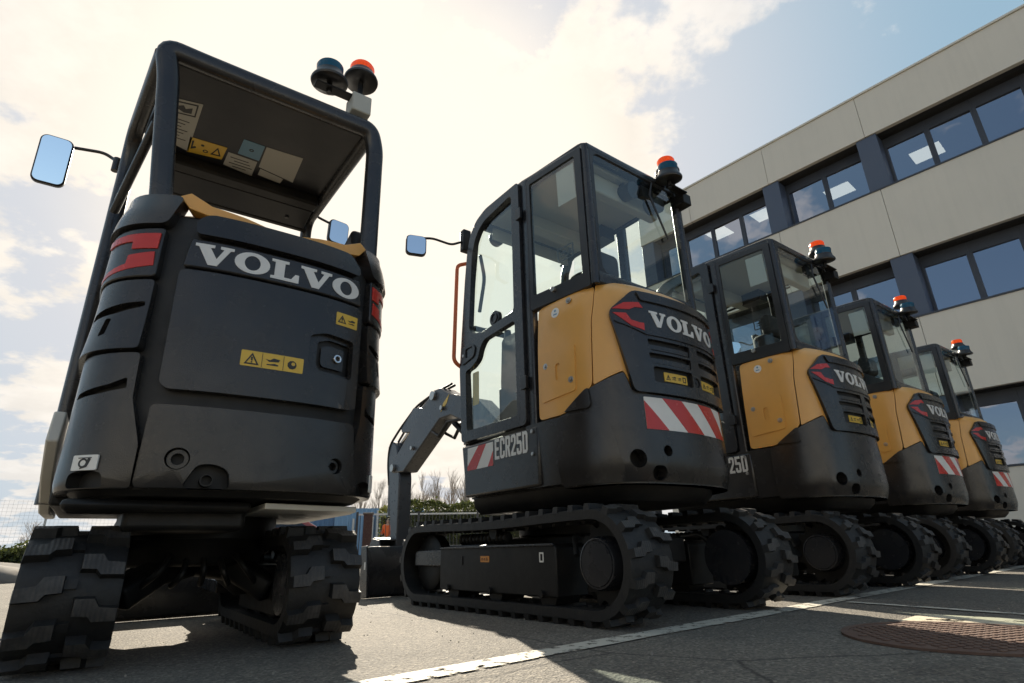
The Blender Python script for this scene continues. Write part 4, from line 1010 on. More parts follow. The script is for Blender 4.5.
def worn_paint(name, col, wear, sc):
    m, t, n, l, out = nt(name)
    b = n.new('ShaderNodeBsdfPrincipled'); b.inputs['Base Color'].default_value = (*col, 1); b.inputs['Roughness'].default_value = .75
    tr = n.new('ShaderNodeBsdfTransparent'); mx = n.new('ShaderNodeMixShader')
    tc = n.new('ShaderNodeTexCoord')
    q = n.new('ShaderNodeTexNoise'); q.inputs['Scale'].default_value = sc; q.inputs['Detail'].default_value = 9; q.inputs['Roughness'].default_value = .75
    l.new(tc.outputs['Object'], q.inputs['Vector'])
    r = n.new('ShaderNodeMapRange'); r.inputs['From Min'].default_value = wear; r.inputs['From Max'].default_value = wear + .06
    l.new(q.outputs['Fac'], r.inputs['Value']); l.new(r.outputs['Result'], mx.inputs['Fac'])
    l.new(tr.outputs[0], mx.inputs[1]); l.new(b.outputs[0], mx.inputs[2]); l.new(mx.outputs[0], out.inputs['Surface']); return m
M['line'] = worn_paint('worn_white_paint', (.46, .43, .36), .41, 17)
M['patch'] = worn_paint('worn_cream_paint', (.52, .45, .33), .42, 9)
def strip(bm, a, b, w, z=.004, jit=.0):
    a, b = Vector((*a, 0)), Vector((*b, 0)); d = (b - a).normalized(); nn = Vector((-d.y, d.x, 0)); N = 60; r = random.Random(3); L, Rr = [], []
    for i in range(N + 1):
        p = a.lerp(b, i / N)
        L.append(bm.verts.new(p + nn * (w / 2 + r.uniform(-jit, jit)) + Vector((0, 0, z)))); Rr.append(bm.verts.new(p - nn * (w / 2 + r.uniform(-jit, jit)) + Vector((0, 0, z))))
    for i in range(N): bm.faces.new((Rr[i], Rr[i + 1], L[i + 1], L[i]))
bm = bmesh.new(); strip(bm, (-1.8, .35), (9.5, 9.92), .10, jit=.007)
tag(obj('bay_line', bm, M['line']), kind='structure')
bm = bmesh.new(); strip(bm, (1.70, 3.20), (2.75, 1.15), .05, .0045, .006)
tag(obj('thin_line', bm, M['line']), kind='structure')
bm = bmesh.new(); q = [(1.47, 2.43), (1.62, 2.56), (1.75, 2.55), (1.95, 2.34), (2.35, 1.9), (2.15, 1.6), (1.72, 2.04), (1.60, 2.22), (1.66, 2.33)]
bm.faces.new([bm.verts.new((x, y, .0052)) for x, y in q]); tag(obj('paint_patch', bm, M['patch']), kind='structure')
bm = bmesh.new(); r = random.Random(12)
for i in range(900):
    x = r.uniform(-1.6, 4.5); y = r.uniform(1.3, 5.5); q = r.uniform(.0012, .0035) if r.random() < .95 else r.uniform(.004, .006)
    a = r.random() * 6.28; P_ = [(x + q * math.cos(a + t) * r.uniform(.7, 1.2), y + q * math.sin(a + t) * r.uniform(.7, 1.2)) for t in (0, 1.5, 3.1, 4.6)]
    lo = [bm.verts.new((*p_, -.001)) for p_ in P_]; hi = [bm.verts.new((x + (p_[0] - x) * .6, y + (p_[1] - y) * .6, q * 1.1)) for p_ in P_]
    for k_ in range(4): bm.faces.new((lo[k_], lo[(k_ + 1) % 4], hi[(k_ + 1) % 4], hi[k_]))
    bm.faces.new(hi)
tag(obj('gravel_grit', bm, paint('loose_grit', (.22, .20, .17), .9, damt=.4)), 'loose grit scattered over the worn asphalt', 'gravel', kind='stuff')
# cast iron cover
M['rust'] = paint('rusty_cast_iron', (.105, .058, .040), .8, dirt=(.17, .11, .08), damt=.8, dscale=14, bump=.6, bscale=150)
cov = thing('manhole_cover', 'round rusty brown manhole cover with a raised block pattern in the asphalt', 'manhole cover', (1.43, 2.03, 0), .30)
bm = bmesh.new(); cyl(bm, (0, 0, -.03), (0, 0, .006), .345, seg=72); obj('cover_plate', bm, M['rust'], cov)
bm = bmesh.new()
for i in range(-9, 10):
    for j in range(-9, 10):
        x = j * .034 + (.017 if i % 2 else 0); y = i * .034
        if math.hypot(x, y) < .305:
            plate(bm, [(x - .013, y - .006), (x + .001, y - .013), (x + .013, y - .004), (x + .012, y + .008), (x - .001, y + .012), (x - .012, y + .010)], [], .0055, .0095)
obj('tread_blocks', bm, M['rust'], cov, bevel=.002)
bm = bmesh.new(); plate(bm, circ(0, 0, .352, 72), [circ(0, 0, .330, 72)], .001, .008); obj('cover_frame', bm, M['rust'], cov)

# ------------------------------------------------------------------ office building
yb = -.7193; D = 14.0; k = D / 13.0
NV = Vector((math.cos(yb), -math.sin(yb), 0)); DV = Vector((math.sin(yb), math.cos(yb), 0))
bld = thing('office_building', 'long beige three storey office building with ribbon windows and slate blue piers', 'building', tuple(NV * D), math.atan2(DV.y, DV.x))
# local frame of the building: x along the facade, y towards the street (negative = into the house), z up
def zz(v): return .3024 + (v - .3024) * k
def weathered(m, amt=.13):
    n = m.node_tree.nodes; l = m.node_tree.links; b = [q for q in n if q.type == 'BSDF_PRINCIPLED'][0]; src = b.inputs['Base Color'].links[0].from_socket
    tc = n.new('ShaderNodeTexCoord'); mp = n.new('ShaderNodeMapping'); mp.inputs['Scale'].default_value = (5, 5, .28); l.new(tc.outputs['Object'], mp.inputs['Vector'])
    q = n.new('ShaderNodeTexNoise'); q.inputs['Scale'].default_value = 1; q.inputs['Detail'].default_value = 7; q.inputs['Roughness'].default_value = .7; l.new(mp.outputs[0], q.inputs['Vector'])
    r = n.new('ShaderNodeMapRange'); r.inputs['From Min'].default_value = .48; r.inputs['From Max'].default_value = .78; r.inputs['To Max'].default_value = amt; l.new(q.outputs['Fac'], r.inputs['Value'])
    mx = n.new('ShaderNodeMix'); mx.data_type = 'RGBA'; mx.inputs['B'].default_value = (.26, .235, .195, 1); l.new(r.outputs['Result'], mx.inputs['Factor']); l.new(src, mx.inputs['A']); l.new(mx.outputs['Result'], b.inputs['Base Color'])
weathered(M['cladding'])
def wavy(m):
    n = m.node_tree.nodes; l = m.node_tree.links; tc = n.new('ShaderNodeTexCoord'); q = n.new('ShaderNodeTexNoise'); q.inputs['Scale'].default_value = 1.1; q.inputs['Detail'].default_value = 2; l.new(tc.outputs['Object'], q.inputs['Vector'])
    bp = n.new('ShaderNodeBump'); bp.inputs['Strength'].default_value = .10; bp.inputs['Distance'].default_value = .03; l.new(q.outputs['Fac'], bp.inputs['Height'])
    for g in n:
        if g.type == 'BSDF_GLOSSY': l.new(bp.outputs['Normal'], g.inputs['Normal'])
wavy(M['bldglass'])
bands = [(9.98, 8.88), (7.47, 5.84), (4.45, 2.84), (1.43, 0)]
S0, S1 = -9.0 * k, 8.75 * k
joints = [-8.9, -6.5, -4.25, -2.0, 2.49, 4.74, 6.99, 8.74]
DEPTH = 9.0
for ztop, zbot in bands:
    bm = bmesh.new(); js = [v * k for v in joints]
    z0 = zz(zbot) if zbot > 0 else 0
    for a, b in zip(js, js[1:]): box(bm, (a + .004, 0, z0), (b - .004, -.12, zz(ztop)))
    box(bm, (js[0], -.121, z0 + .01), (js[-1], -.30, zz(ztop) - .01))
    obj('cladding_band', bm, M['cladding'], bld, bevel=.006)
bm = bmesh.new(); box(bm, (S0, .035, zz(9.985)), (S1, -.34, zz(10.035))); obj('roof_coping', bm, M['coping'], bld, bevel=.006)
stor = [(8.88, 7.47), (5.84, 4.45), (2.84, 1.43)]
cols = [-6.6, -4.3, -2.0, 2.49, 4.72, 8.53]
for ztop, zbot in stor:
    t, b = zz(ztop), zz(zbot)
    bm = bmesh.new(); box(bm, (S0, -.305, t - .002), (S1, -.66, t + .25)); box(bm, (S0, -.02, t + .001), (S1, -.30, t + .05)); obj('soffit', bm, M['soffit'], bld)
    bm = bmesh.new(); box(bm, (S0, .02, b - .005), (S1, -.68, b + .035)); obj('window_sill', bm, M['frame'], bld, bevel=.004)
    for cs in cols:
        bm = bmesh.new(); box(bm, ((cs - .205) * k, -.035, b + .037), ((cs + .205) * k, -.64, t - .003)); obj('pier', bm, M['bluecol'], bld, bevel=.006)
    # the floor behind
    bm = bmesh.new(); box(bm, (S0, -.72, b - .9), (S1, -DEPTH, b - .8)); box(bm, (S0, -5.2, b - .8), (S1, -5.3, t + .2)); obj('interior_wall', bm, M['interior'], bld)
    bm = bmesh.new(); box(bm, (S0, -.67, t + .10), (S1, -DEPTH, t + .2)); obj('interior_ceiling', bm, M['blind'], bld)
    RC = -.52
    edges = sorted([c - .205 for c in cols] + [c + .205 for c in cols[:-1]] + [-8.9])
    spans = list(zip(edges[0::2], edges[1::2]))
    for a, e in spans:
        n = max(1, round((e - a) / .84)); w = (e - a) / n
        for i in range(n):
            x0, x1 = (a + i * w) * k, (a + (i + 1) * w) * k
            if x1 < -3.5 or x0 > 12.5: continue
            bm = bmesh.new(); fw_ = .055
            plate(bm, [(x0, b + .036), (x1, b + .036), (x1, t - .003), (x0, t - .003)], [[(x0 + fw_, b + .07), (x1 - fw_, b + .07), (x1 - fw_, t - .27), (x0 + fw_, t - .27)]], 0, .07)
            warp(bm, lambda p, q, wv: np.stack([p, RC + wv, q], 1))
            wo = obj('window', bm, M['frame'], bld, bevel=.004)
            bm = bmesh.new(); tl = random.uniform(-.006, .006); tv = random.uniform(-.004, .004)
            bm.faces.new([bm.verts.new(p) for p in ((x0 + .05, RC + .03 + tl, b + .065), (x1 - .05, RC + .03 - tl, b + .065), (x1 - .05, RC + .03 - tl + tv, t - .265), (x0 + .05, RC + .03 + tl + tv, t - .265))])
            obj('pane', bm, M['bldglass'], wo)
bm = bmesh.new(); box(bm, (S0, -.36, zz(9.6)), (S1, -DEPTH, zz(9.7))); obj('roof_deck', bm, M['soffit'], bld)
bm = bmesh.new()
for xx in (S0, S1 - .2): box(bm, (xx, -.36, 0), (xx + .2, -DEPTH, zz(9.98)))
box(bm, (S0, -DEPTH, 0), (S1, -DEPTH - .2, zz(9.98)))
obj('end_wall', bm, M['cladding'], bld)
# lit ceiling panels seen through the glass
def emit(name, col, st):
    m, t, n, l, out = nt(name); e = n.new('ShaderNodeEmission'); e.inputs['Color'].default_value = (*col, 1); e.inputs['Strength'].default_value = st; l.new(e.outputs[0], out.inputs['Surface']); return m
M['lamp'] = emit('lit_diffuser', (1, .92, .76), .8)
lampspots = [((720, 239), 0, 'lit square ceiling panel behind the leftmost windows of the top floor'), ((767, 217), 0, 'lit ceiling panel half hidden by a top floor pier'),
             ((841, 196), 0, 'lit ceiling panel behind the middle top floor window pair'), ((929, 158), 0, 'lit ceiling panel behind the top floor window nearest the right edge')]
CAM_H = .3024; CT, ST = math.cos(.35384), math.sin(.35384); CR, SR = math.cos(.0265), math.sin(.0265)
cR = Vector((1, 0, 0)) * CR - Vector((0, -ST, CT)) * SR; cU = Vector((1, 0, 0)) * SR + Vector((0, -ST, CT)) * CR; cF = Vector((0, CT, ST)); FOC = 561.5
lampxy = [(6.75, 15.74), (7.75, 14.68), (9.42, 13.58), (10.83, 12.0)]
for (px, fl, lab), (lx, ly) in zip(lampspots, lampxy):
    t = zz(stor[fl][0]) + .10
    lo = thing('ceiling_light', lab, 'ceiling light', (lx, ly, t), math.atan2(DV.y, DV.x), 'lit ceiling panels on the top floor')
    bm = bmesh.new(); plate(bm, rrect(-.36, -.36, .36, .36, .01, 1), [rrect(-.33, -.33, .33, .33, .01, 1)], -.03, -.004); obj('frame', bm, M['frame'], lo)
    bm = bmesh.new(); plate(bm, rrect(-.332, -.332, .332, .332, .01, 1), [], -.022, -.006); obj('diffuser', bm, M['lamp'], lo)

# ------------------------------------------------------------------ beyond the yard
def ray(az, dist): a = R_(az); return Vector((dist * math.sin(a), dist * math.cos(a), 0))
def leafmat(name, c1, c2):
    m, t, n, l, out = nt(name); b = n.new('ShaderNodeBsdfPrincipled'); b.inputs['Roughness'].default_value = .6
    tc = n.new('ShaderNodeTexCoord'); q = n.new('ShaderNodeTexNoise'); q.inputs['Scale'].default_value = 3; q.inputs['Detail'].default_value = 5; l.new(tc.outputs['Object'], q.inputs['Vector'])
    mx = n.new('ShaderNodeMix'); mx.data_type = 'RGBA'; mx.inputs['A'].default_value = (*c1, 1); mx.inputs['B'].default_value = (*c2, 1); l.new(q.outputs['Fac'], mx.inputs['Factor']); l.new(mx.outputs['Result'], b.inputs['Base Color'])
    tl = n.new('ShaderNodeBsdfTranslucent'); l.new(mx.outputs['Result'], tl.inputs['Color']); ms = n.new('ShaderNodeMixShader'); ms.inputs['Fac'].default_value = .3
    l.new(b.outputs[0], ms.inputs[1]); l.new(tl.outputs[0], ms.inputs[2]); l.new(ms.outputs[0], out.inputs['Surface']); return m
M['hedge'] = leafmat('hedge_leaf', (.030, .045, .012), (.095, .105, .025))
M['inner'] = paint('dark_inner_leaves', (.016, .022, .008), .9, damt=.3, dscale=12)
M['hedge2'] = leafmat('laurel_leaf', (.10, .12, .02), (.20, .19, .035))
M['bark'] = paint('grey_brown_bark', (.20, .165, .13), .9, damt=.3)
M['twig'] = paint('pale_winter_twigs', (.36, .31, .26), .9, damt=.2)
def hedge(p0, p1, w, h, n, mat, label, size=.09, group=None):
    L = (p1 - p0).length; d = (p1 - p0).normalized(); e = Vector((-d.y, d.x, 0))
    t = thing('hedge', label, 'hedge', tuple(p0), 0, group)
    bm = bmesh.new(); r = random.Random(n)
    for i in range(n):
        a, b, c = r.random() * L, r.gauss(0, .3) * w, r.random() ** .6 * h
        if r.random() < .5: b = r.choice((-.5, .5)) * w + r.gauss(0, .05)
        if r.random() < .3: c = h + r.gauss(0, .06)
        p = d * a + e * b + Vector((0, 0, c + .10 * math.sin(a * 2.1) + .06 * math.sin(a * 5.3)))
        u = Vector((r.gauss(0, 1), r.gauss(0, 1), r.gauss(0, 1))).normalized(); v = u.cross(Vector((r.gauss(0, 1), r.gauss(0, 1), r.gauss(0, 1)))).normalized(); s = size * r.uniform(.6, 1.4)
        bm.faces.new([bm.verts.new(q) for q in (p - u * s * .5, p + v * s * .28, p + u * s * .5, p - v * s * .28)])
    obj('leaves', bm, mat, t)
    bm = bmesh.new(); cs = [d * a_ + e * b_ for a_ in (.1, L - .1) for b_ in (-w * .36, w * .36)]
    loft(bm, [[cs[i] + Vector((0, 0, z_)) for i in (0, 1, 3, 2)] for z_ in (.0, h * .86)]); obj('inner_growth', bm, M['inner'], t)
    bm = bmesh.new()
    for i in range(int(L * 2)):
        a = (i + .5) / 2; sweep(bm, [d * a, d * (a + r.gauss(0, .1)) + e * r.gauss(0, .1) + Vector((0, 0, h * .9))], .025)
    obj('stems', bm, M['bark'], t); return t
def bare_tree(p, h, label, spread=.35, seed=1, group='bare trees behind the yard fence', twig=None, nl=5):
    r = random.Random(seed); t = thing('bare_tree', label, 'tree', tuple(p), 0, group)
    bt, bc = bmesh.new(), bmesh.new()
    def seg(bm, a, b, r0, r1): 
        x, y, d = frame_of(b - a); n = 4
        A = [bm.verts.new(a + x * r0 * math.cos(2 * PI * i / n) + y * r0 * math.sin(2 * PI * i / n)) for i in range(n)]; B = [bm.verts.new(b + x * r1 * math.cos(2 * PI * i / n) + y * r1 * math.sin(2 * PI * i / n)) for i in range(n)]
        for i in range(n): bm.faces.new((A[i], A[(i + 1) % n], B[(i + 1) % n], B[i]))
    def grow(bm, a, d, L, rad, lev):
        pts = [a]; dd = d.copy()
        for i in range(3):
            dd = (dd + Vector((r.gauss(0, .10), r.gauss(0, .10), .10))).normalized(); pts.append(pts[-1] + dd * L / 3)
        for i in range(3): seg(bm, pts[i], pts[i + 1], rad * (1 - .2 * i), rad * (1 - .2 * (i + 1)))
        if lev == 0: return
        for i in range(4 if lev > 1 else 5):
            q = pts[1].lerp(pts[3], r.random()); ang = r.random() * 2 * PI
            nd = (dd + Vector((math.cos(ang), math.sin(ang), 0)) * spread * r.uniform(.7, 1.6) ).normalized()
            grow(bc, q, nd, L * r.uniform(.45, .62), rad * .5, lev - 1)
    top = Vector((r.gauss(0, .1), r.gauss(0, .1), h * .9)); N = 8
    for i in range(N): seg(bt, Vector((0, 0, -.1)).lerp(top, i / N), Vector((0, 0, -.1)).lerp(top, (i + 1) / N), .018 * h * (1 - i / N) + .01, .018 * h * (1 - (i + 1) / N) + .01)
    for i in range(int(nl * 5)):
        f = r.uniform(.22, .95); ang = r.random() * 2 * PI
        grow(bc, top * f, Vector((math.cos(ang) * spread * 1.6, math.sin(ang) * spread * 1.6, 1)).normalized(), h * (.36 - .22 * f), .006 * h * (1.1 - f) + .008, 2)
    obj('trunk', bt, M['bark'], t); obj('crown', bc, twig or M['twig'], t); return t

# left: rock, low hedge, mesh fence, small tree
M['rock'] = paint('grey_rock', (.13, .12, .11), .9, dirt=(.2, .15, .10), damt=.6, dscale=3, bump=.8, bscale=12)
bm = bmesh.new(); bmesh.ops.create_icosphere(bm, subdivisions=4, radius=1)
r = random.Random(4); ph = [(Vector((r.gauss(0, 1), r.gauss(0, 1), r.gauss(0, 1))).normalized(), r.uniform(2, 6), r.uniform(0, 6)) for _ in range(14)]
for v in bm.verts:
    f = 1 + .09 * sum(math.sin(v.co.dot(a) * b + c) for a, b, c in ph) / 2
    v.co = Vector((v.co.x * 1.0 * f, v.co.y * .5 * f, max(-.1, v.co.z) * .36 * f))
o = tag(obj('boulder', bm, M['rock'], angle=60), 'low grey boulder beside the canopy machine\'s track at the edge of the asphalt', 'boulder'); o.location = tuple(ray(-42.3, 12.6)); o.rotation_euler = (0, 0, .6)
bm = bmesh.new(); r = random.Random(9)
for i in range(260):
    a = Vector((r.gauss(0, .22), r.gauss(0, .14), 0)); s = r.uniform(.10, .32); d = Vector((r.gauss(0, .35), r.gauss(0, .35), 1)).normalized(); e = d.cross(Vector((r.gauss(0, 1), r.gauss(0, 1), 0))).normalized() * .012
    bm.faces.new([bm.verts.new(q) for q in (a - e, a + e, a + d * s)])
o = tag(obj('weed_tuft', bm, M['hedge2']), 'yellow green tuft of weeds growing by the grey boulder', 'weeds'); o.location = tuple(ray(-39.6, 12.9) + Vector((0, 0, .02)))
hedge(ray(-49, 21), ray(-33.0, 19.5), .7, .58, 7000, M['hedge'], 'low dark green hedge running along the foot of the mesh fence', .11)
M['galv'] = paint('galvanised_wire', (.42, .42, .41), .45, metal=.6, damt=.2)
f0, f1 = ray(-52, 22), ray(-29, 22); Lf = (f1 - f0).length
fen = thing('mesh_fence', 'tall grey welded mesh fence behind the low hedge', 'fence', tuple(f0), math.atan2((f1 - f0).y, (f1 - f0).x))
bm = bmesh.new()
for i in range(int(Lf / .10)): box(bm, (i * .10, -.003, .05), (i * .10 + .0035, .003, 1.95))
for j in range(20): box(bm, (0, .0035, .06 + j * .098), (Lf, .0075, .0635 + j * .098))
obj('wire_mesh', bm, M['galv'], fen)
for i in range(int(Lf / 2.5) + 1):
    bm = bmesh.new(); box(bm, (i * 2.5 - .03, .01, 0), (i * 2.5 + .03, .07, 2.02)); obj('fence_post', bm, M['galv'], fen)
bare_tree(ray(-39.2, 30), 1.9, 'small bare bush like tree behind the mesh fence', .55, 5, 'bare trees', nl=4)
# middle: blue shed, red van, railing, brick pillar, hedge, poplars, worker
M['blue'] = paint('blue_sheet_cladding', (.070, .155, .27), .45, damt=.2, dscale=.8)
M['blue2'] = paint('pale_blue_sheet_cladding', (.16, .29, .43), .45, damt=.2, dscale=.8)
sh = thing('blue_shed', 'low blue sheet metal shed with a paler end bay and grey pipes', 'building', tuple(ray(-30, 42)), math.atan2((ray(-9, 40) - ray(-30, 42)).y, (ray(-9, 40) - ray(-30, 42)).x))
Ls = (ray(-9, 40) - ray(-30, 42)).length
def corr(bm, x0, x1, y, z0, z1, pitch=.3, d=.05):
    n = int((x1 - x0) / pitch)
    for i in range(n):
        a = x0 + i * pitch; vs = [(a, y), (a + pitch * .4, y), (a + pitch * .5, y - d), (a + pitch * .9, y - d), (a + pitch, y)]
        b = [bm.verts.new((p, q, z0)) for p, q in vs]; t = [bm.verts.new((p, q, z1)) for p, q in vs]
        for j in range(4): bm.faces.new((b[j], b[j + 1], t[j + 1], t[j]))
bm = bmesh.new(); corr(bm, 0, Ls * .62, 0, 0, 2.95); box(bm, (0, .02, 0), (Ls * .62, 6, 2.9)); obj('dark_bay', bm, M['blue'], sh, angle=10)
bm = bmesh.new(); corr(bm, Ls * .62, Ls, -.3, 0, 3.05); box(bm, (Ls * .62, -.28, 0), (Ls, 6, 3.0)); obj('pale_bay', bm, M['blue2'], sh, angle=10)
for xx, hh in ((.78, 2.5), (.80, 2.9), (.70, 2.4)):
    bm = bmesh.new(); cyl(bm, (Ls * xx, -.6, 0), (Ls * xx, -.6, hh), .09, seg=10); obj('pipe', bm, M['galv'], sh)
bm = bmesh.new(); box(bm, (-.1, -.12, 2.96), (Ls * .62, .1, 3.04)); obj('roof_edge', bm, M['blue'], sh)
M['carred'] = paint('dull_red_car_paint', (.23, .030, .022), .35, damt=.2, coat=.4)
M['tyre'] = paint('car_tyre', (.02, .02, .02), .8)
M['carglass'] = paint('dark_car_glass', (.02, .022, .025), .08, damt=.05)
van = thing('parked_car', 'dull red car parked beyond the canopy machine', 'car', tuple(ray(-24.8, 18.5)), R_(24))
bm = bmesh.new(); body = [(-2.1, .35), (-2.12, .75), (-2.0, .92), (-1.3, 1.0), (-.75, 1.38), (1.25, 1.42), (1.95, 1.0), (2.08, .75), (2.08, .35)]
b2 = bmesh.new(); plate(b2, rpoly(body, .1, 4), [], 0, 1); warp(b2, lambda a, b, w: np.stack([a, (w - .5) * 1.7 * (1 - .16 * np.clip((b - .95) / .45, 0, 1)), b], 1))
obj('body', b2, M['carred'], van, bevel=.05)
bm.free()
for sg in (-1, 1):
    bm = bmesh.new(); plate(bm, [(-1.1, 1.0), (-.68, 1.31), (1.15, 1.34), (1.65, 1.02)], [], 0, .01); warp(bm, lambda a, b, w: np.stack([a, sg * (.855 - .136 * np.clip((b - .95) / .45, 0, 1) + w), b], 1)); obj('side_glass', bm, M['carglass'], van)
    for x in (-1.3, 1.3):
        bm = bmesh.new(); cyl(bm, (x, sg * .68, .31), (x, sg * .87, .31), .31, seg=24); w = obj('wheel', bm, M['tyre'], van, bevel=.03)
        bm = bmesh.new(); cyl(bm, (x, sg * .86, .31), (x, sg * .88, .31), .19, seg=20); obj('rim', bm, M['steel'], w)
for sg in (-1, 1):
    bm = bmesh.new(); box(bm, (2.04, sg * .5, .70), (2.10, sg * .75, .84)); obj('tail_lamp', bm, M['red'], van, bevel=.02)
M['rail'] = paint('black_railing_paint', (.02, .022, .025), .45)
g0, g1 = ray(-15.2, 22), ray(-.5, 22.5); Lg = (g1 - g0).length
rl = thing('railing_fence', 'black upright bar railing with a pale top rail in front of the tall hedge', 'fence', tuple(g0), math.atan2((g1 - g0).y, (g1 - g0).x))
bm = bmesh.new()
for i in range(int(Lg / .13)): box(bm, (.1 + i * .13, -.011, .06), (.122 + i * .13, .011, 1.58))
obj('bars', bm, M['rail'], rl)
bm = bmesh.new(); box(bm, (0, -.03, 1.581), (Lg, .03, 1.64)); obj('top_rail', bm, M['galv'], rl)
bm = bmesh.new(); box(bm, (0, -.02, .10), (Lg, .02, .15)); obj('bottom_rail', bm, M['rail'], rl)
for i in range(int(Lg / 2.2) + 1):
    bm = bmesh.new(); box(bm, (i * 2.2 - .04, -.04, 0), (i * 2.2 + .04, .04, 1.70)); obj('fence_post', bm, M['rail'], rl)
M['brick'] = paint('dark_red_brick', (.055, .026, .021), .85, damt=.4, dscale=20, bump=.5, bscale=30)
gp_ = thing('gate_pillar', 'dark red brick gate pillar at the left end of the railing', 'pillar', tuple(ray(-14.2, 20.5)), .25)
bm = bmesh.new(); box(bm, (-.15, -.15, 0), (.15, .15, 1.52)); obj('shaft', bm, M['brick'], gp_, bevel=.01)
bm = bmesh.new(); box(bm, (-.18, -.18, 1.521), (.18, .18, 1.58)); obj('cap', bm, M['rock'], gp_, bevel=.02)
hedge(ray(-11.0, 26.5), ray(1.0, 27), 1.5, 2.25, 9000, M['hedge'], 'tall dense clipped hedge behind the railing', .13)
hedge(ray(-13.2, 30), ray(-10.6, 30), .9, 2.25, 2200, M['hedge2'], 'yellow green shrub hedge at the end of the tall hedge', .11)
for i, (az, ds, h) in enumerate(((-18.5, 60, 6.6), (-16.6, 58, 6.2), (-15.0, 60, 7.2), (-13.4, 57, 7.0), (-11.9, 60, 7.6), (-10.5, 58, 7.2), (-9.2, 60, 8.0), (-7.8, 58, 7.8), (-6.4, 60, 8.4), (-5.0, 58, 8.2), (-3.6, 60, 8.0), (-2.0, 58, 7.8))):
    bare_tree(ray(az, ds), h * .94, 'bare upright winter tree in the row behind the tall hedge', .22, 20 + i, 'bare winter trees in a row', nl=6)
# person in orange
M['hivis'] = paint('orange_work_cloth', (.75, .13, .02), .7, damt=.1)
M['skin'] = paint('skin', (.45, .28, .20), .6, damt=0)
M['trouser'] = paint('dark_work_trousers', (.03, .035, .05), .8)
M['hair'] = paint('dark_hair', (.03, .022, .016), .7)
pe = thing('person', 'person in an orange work jacket standing beyond the excavator bucket', 'person', tuple(ray(-12.3, 27.3)), R_(170))
def skinned(name, verts, edges, rad, mat, root=0):
    me = bpy.data.meshes.new(name); me.from_pydata(verts, edges, []); me.materials.append(mat); o = bpy.data.objects.new(name, me); COL.objects.link(o); o.parent = pe
    o.modifiers.new('skin', 'SKIN'); s = o.modifiers.new('sub', 'SUBSURF'); s.levels = s.render_levels = 2
    for i, q in enumerate(rad): me.skin_vertices[0].data[i].radius = q
    me.skin_vertices[0].data[root].use_root = True
    for p in me.polygons: p.use_smooth = True
    return o
bv = [(0, 0, .95), (0, 0, 1.15), (0, 0, 1.38), (0, .01, 1.50), (0, .02, 1.58), (0, .03, 1.68), (.2, 0, 1.42), (.26, .03, 1.16), (.22, .2, 1.02), (-.2, 0, 1.42), (-.27, .02, 1.15), (-.26, .10, .90), (.1, 0, .90), (.11, .02, .5), (.11, -.02, .08), (.12, .13, .04), (-.1, 0, .90), (-.11, .02, .5), (-.11, -.02, .08), (-.12, .13, .04)]
be = [(0, 1), (1, 2), (2, 3), (3, 4), (4, 5), (2, 6), (6, 7), (7, 8), (2, 9), (9, 10), (10, 11), (0, 12), (12, 13), (13, 14), (14, 15), (0, 16), (16, 17), (17, 18), (18, 19)]
br = [(.15, .11), (.15, .11), (.17, .11), (.06, .06), (.075, .09), (.085, .10), (.065, .065), (.05, .05), (.035, .04), (.065, .065), (.05, .05), (.035, .04), (.09, .09), (.06, .065), (.045, .05), (.04, .035), (.09, .09), (.06, .065), (.045, .05), (.04, .035)]
skinned('body', bv, be, br, M['skin'])
skinned('jacket', [(0, 0, .90), (0, 0, 1.15), (0, 0, 1.38), (0, .0, 1.47), (.2, 0, 1.42), (.26, .03, 1.16), (.23, .17, 1.05), (-.2, 0, 1.42), (-.27, .02, 1.15), (-.265, .07, .97)], [(0, 1), (1, 2), (2, 3), (2, 4), (4, 5), (5, 6), (2, 7), (7, 8), (8, 9)], [(.19, .14), (.18, .14), (.19, .135), (.10, .09), (.085, .085), (.07, .07), (.055, .055), (.085, .085), (.07, .07), (.055, .055)], M['hivis'])
skinned('trousers', [(0, 0, .95), (.1, 0, .88), (.11, .02, .5), (.11, -.02, .10), (-.1, 0, .88), (-.11, .02, .5), (-.11, -.02, .10)], [(0, 1), (1, 2), (2, 3), (0, 4), (4, 5), (5, 6)], [(.17, .125), (.11, .11), (.085, .085), (.07, .07), (.11, .11), (.085, .085), (.07, .07)], M['trouser'])
skinned('hair', [(0, .0, 1.66), (0, -.015, 1.725)], [(0, 1)], [(.092, .105), (.085, .095)], M['hair'])

# pale warehouse across the road behind the photographer: the wing mirrors show it
M['pale'] = paint('pale_sheet_cladding', (.55, .53, .48), .5, damt=.2, dscale=.5)
wh = thing('pale_warehouse', 'pale sheet metal warehouse with a blue door seen in the wing mirror', 'building', (-8, -30, 0), 0)
bm = bmesh.new(); corr(bm, -16, 44, .0, 0, 7.8, .4, .06)
box(bm, (-16, -10, 0), (44, -.08, 7.7)); obj('wall', bm, M['pale'], wh, angle=10)
bm = bmesh.new(); box(bm, (21, .0, 0), (25.5, .06, 4.6)); obj('door', bm, M['blue2'], wh)
hedge(Vector((-24, -27, 0)), Vector((26, -27, 0)), 1, 2.4, 5000, M['hedge'], 'hedge in front of the pale warehouse', .22)

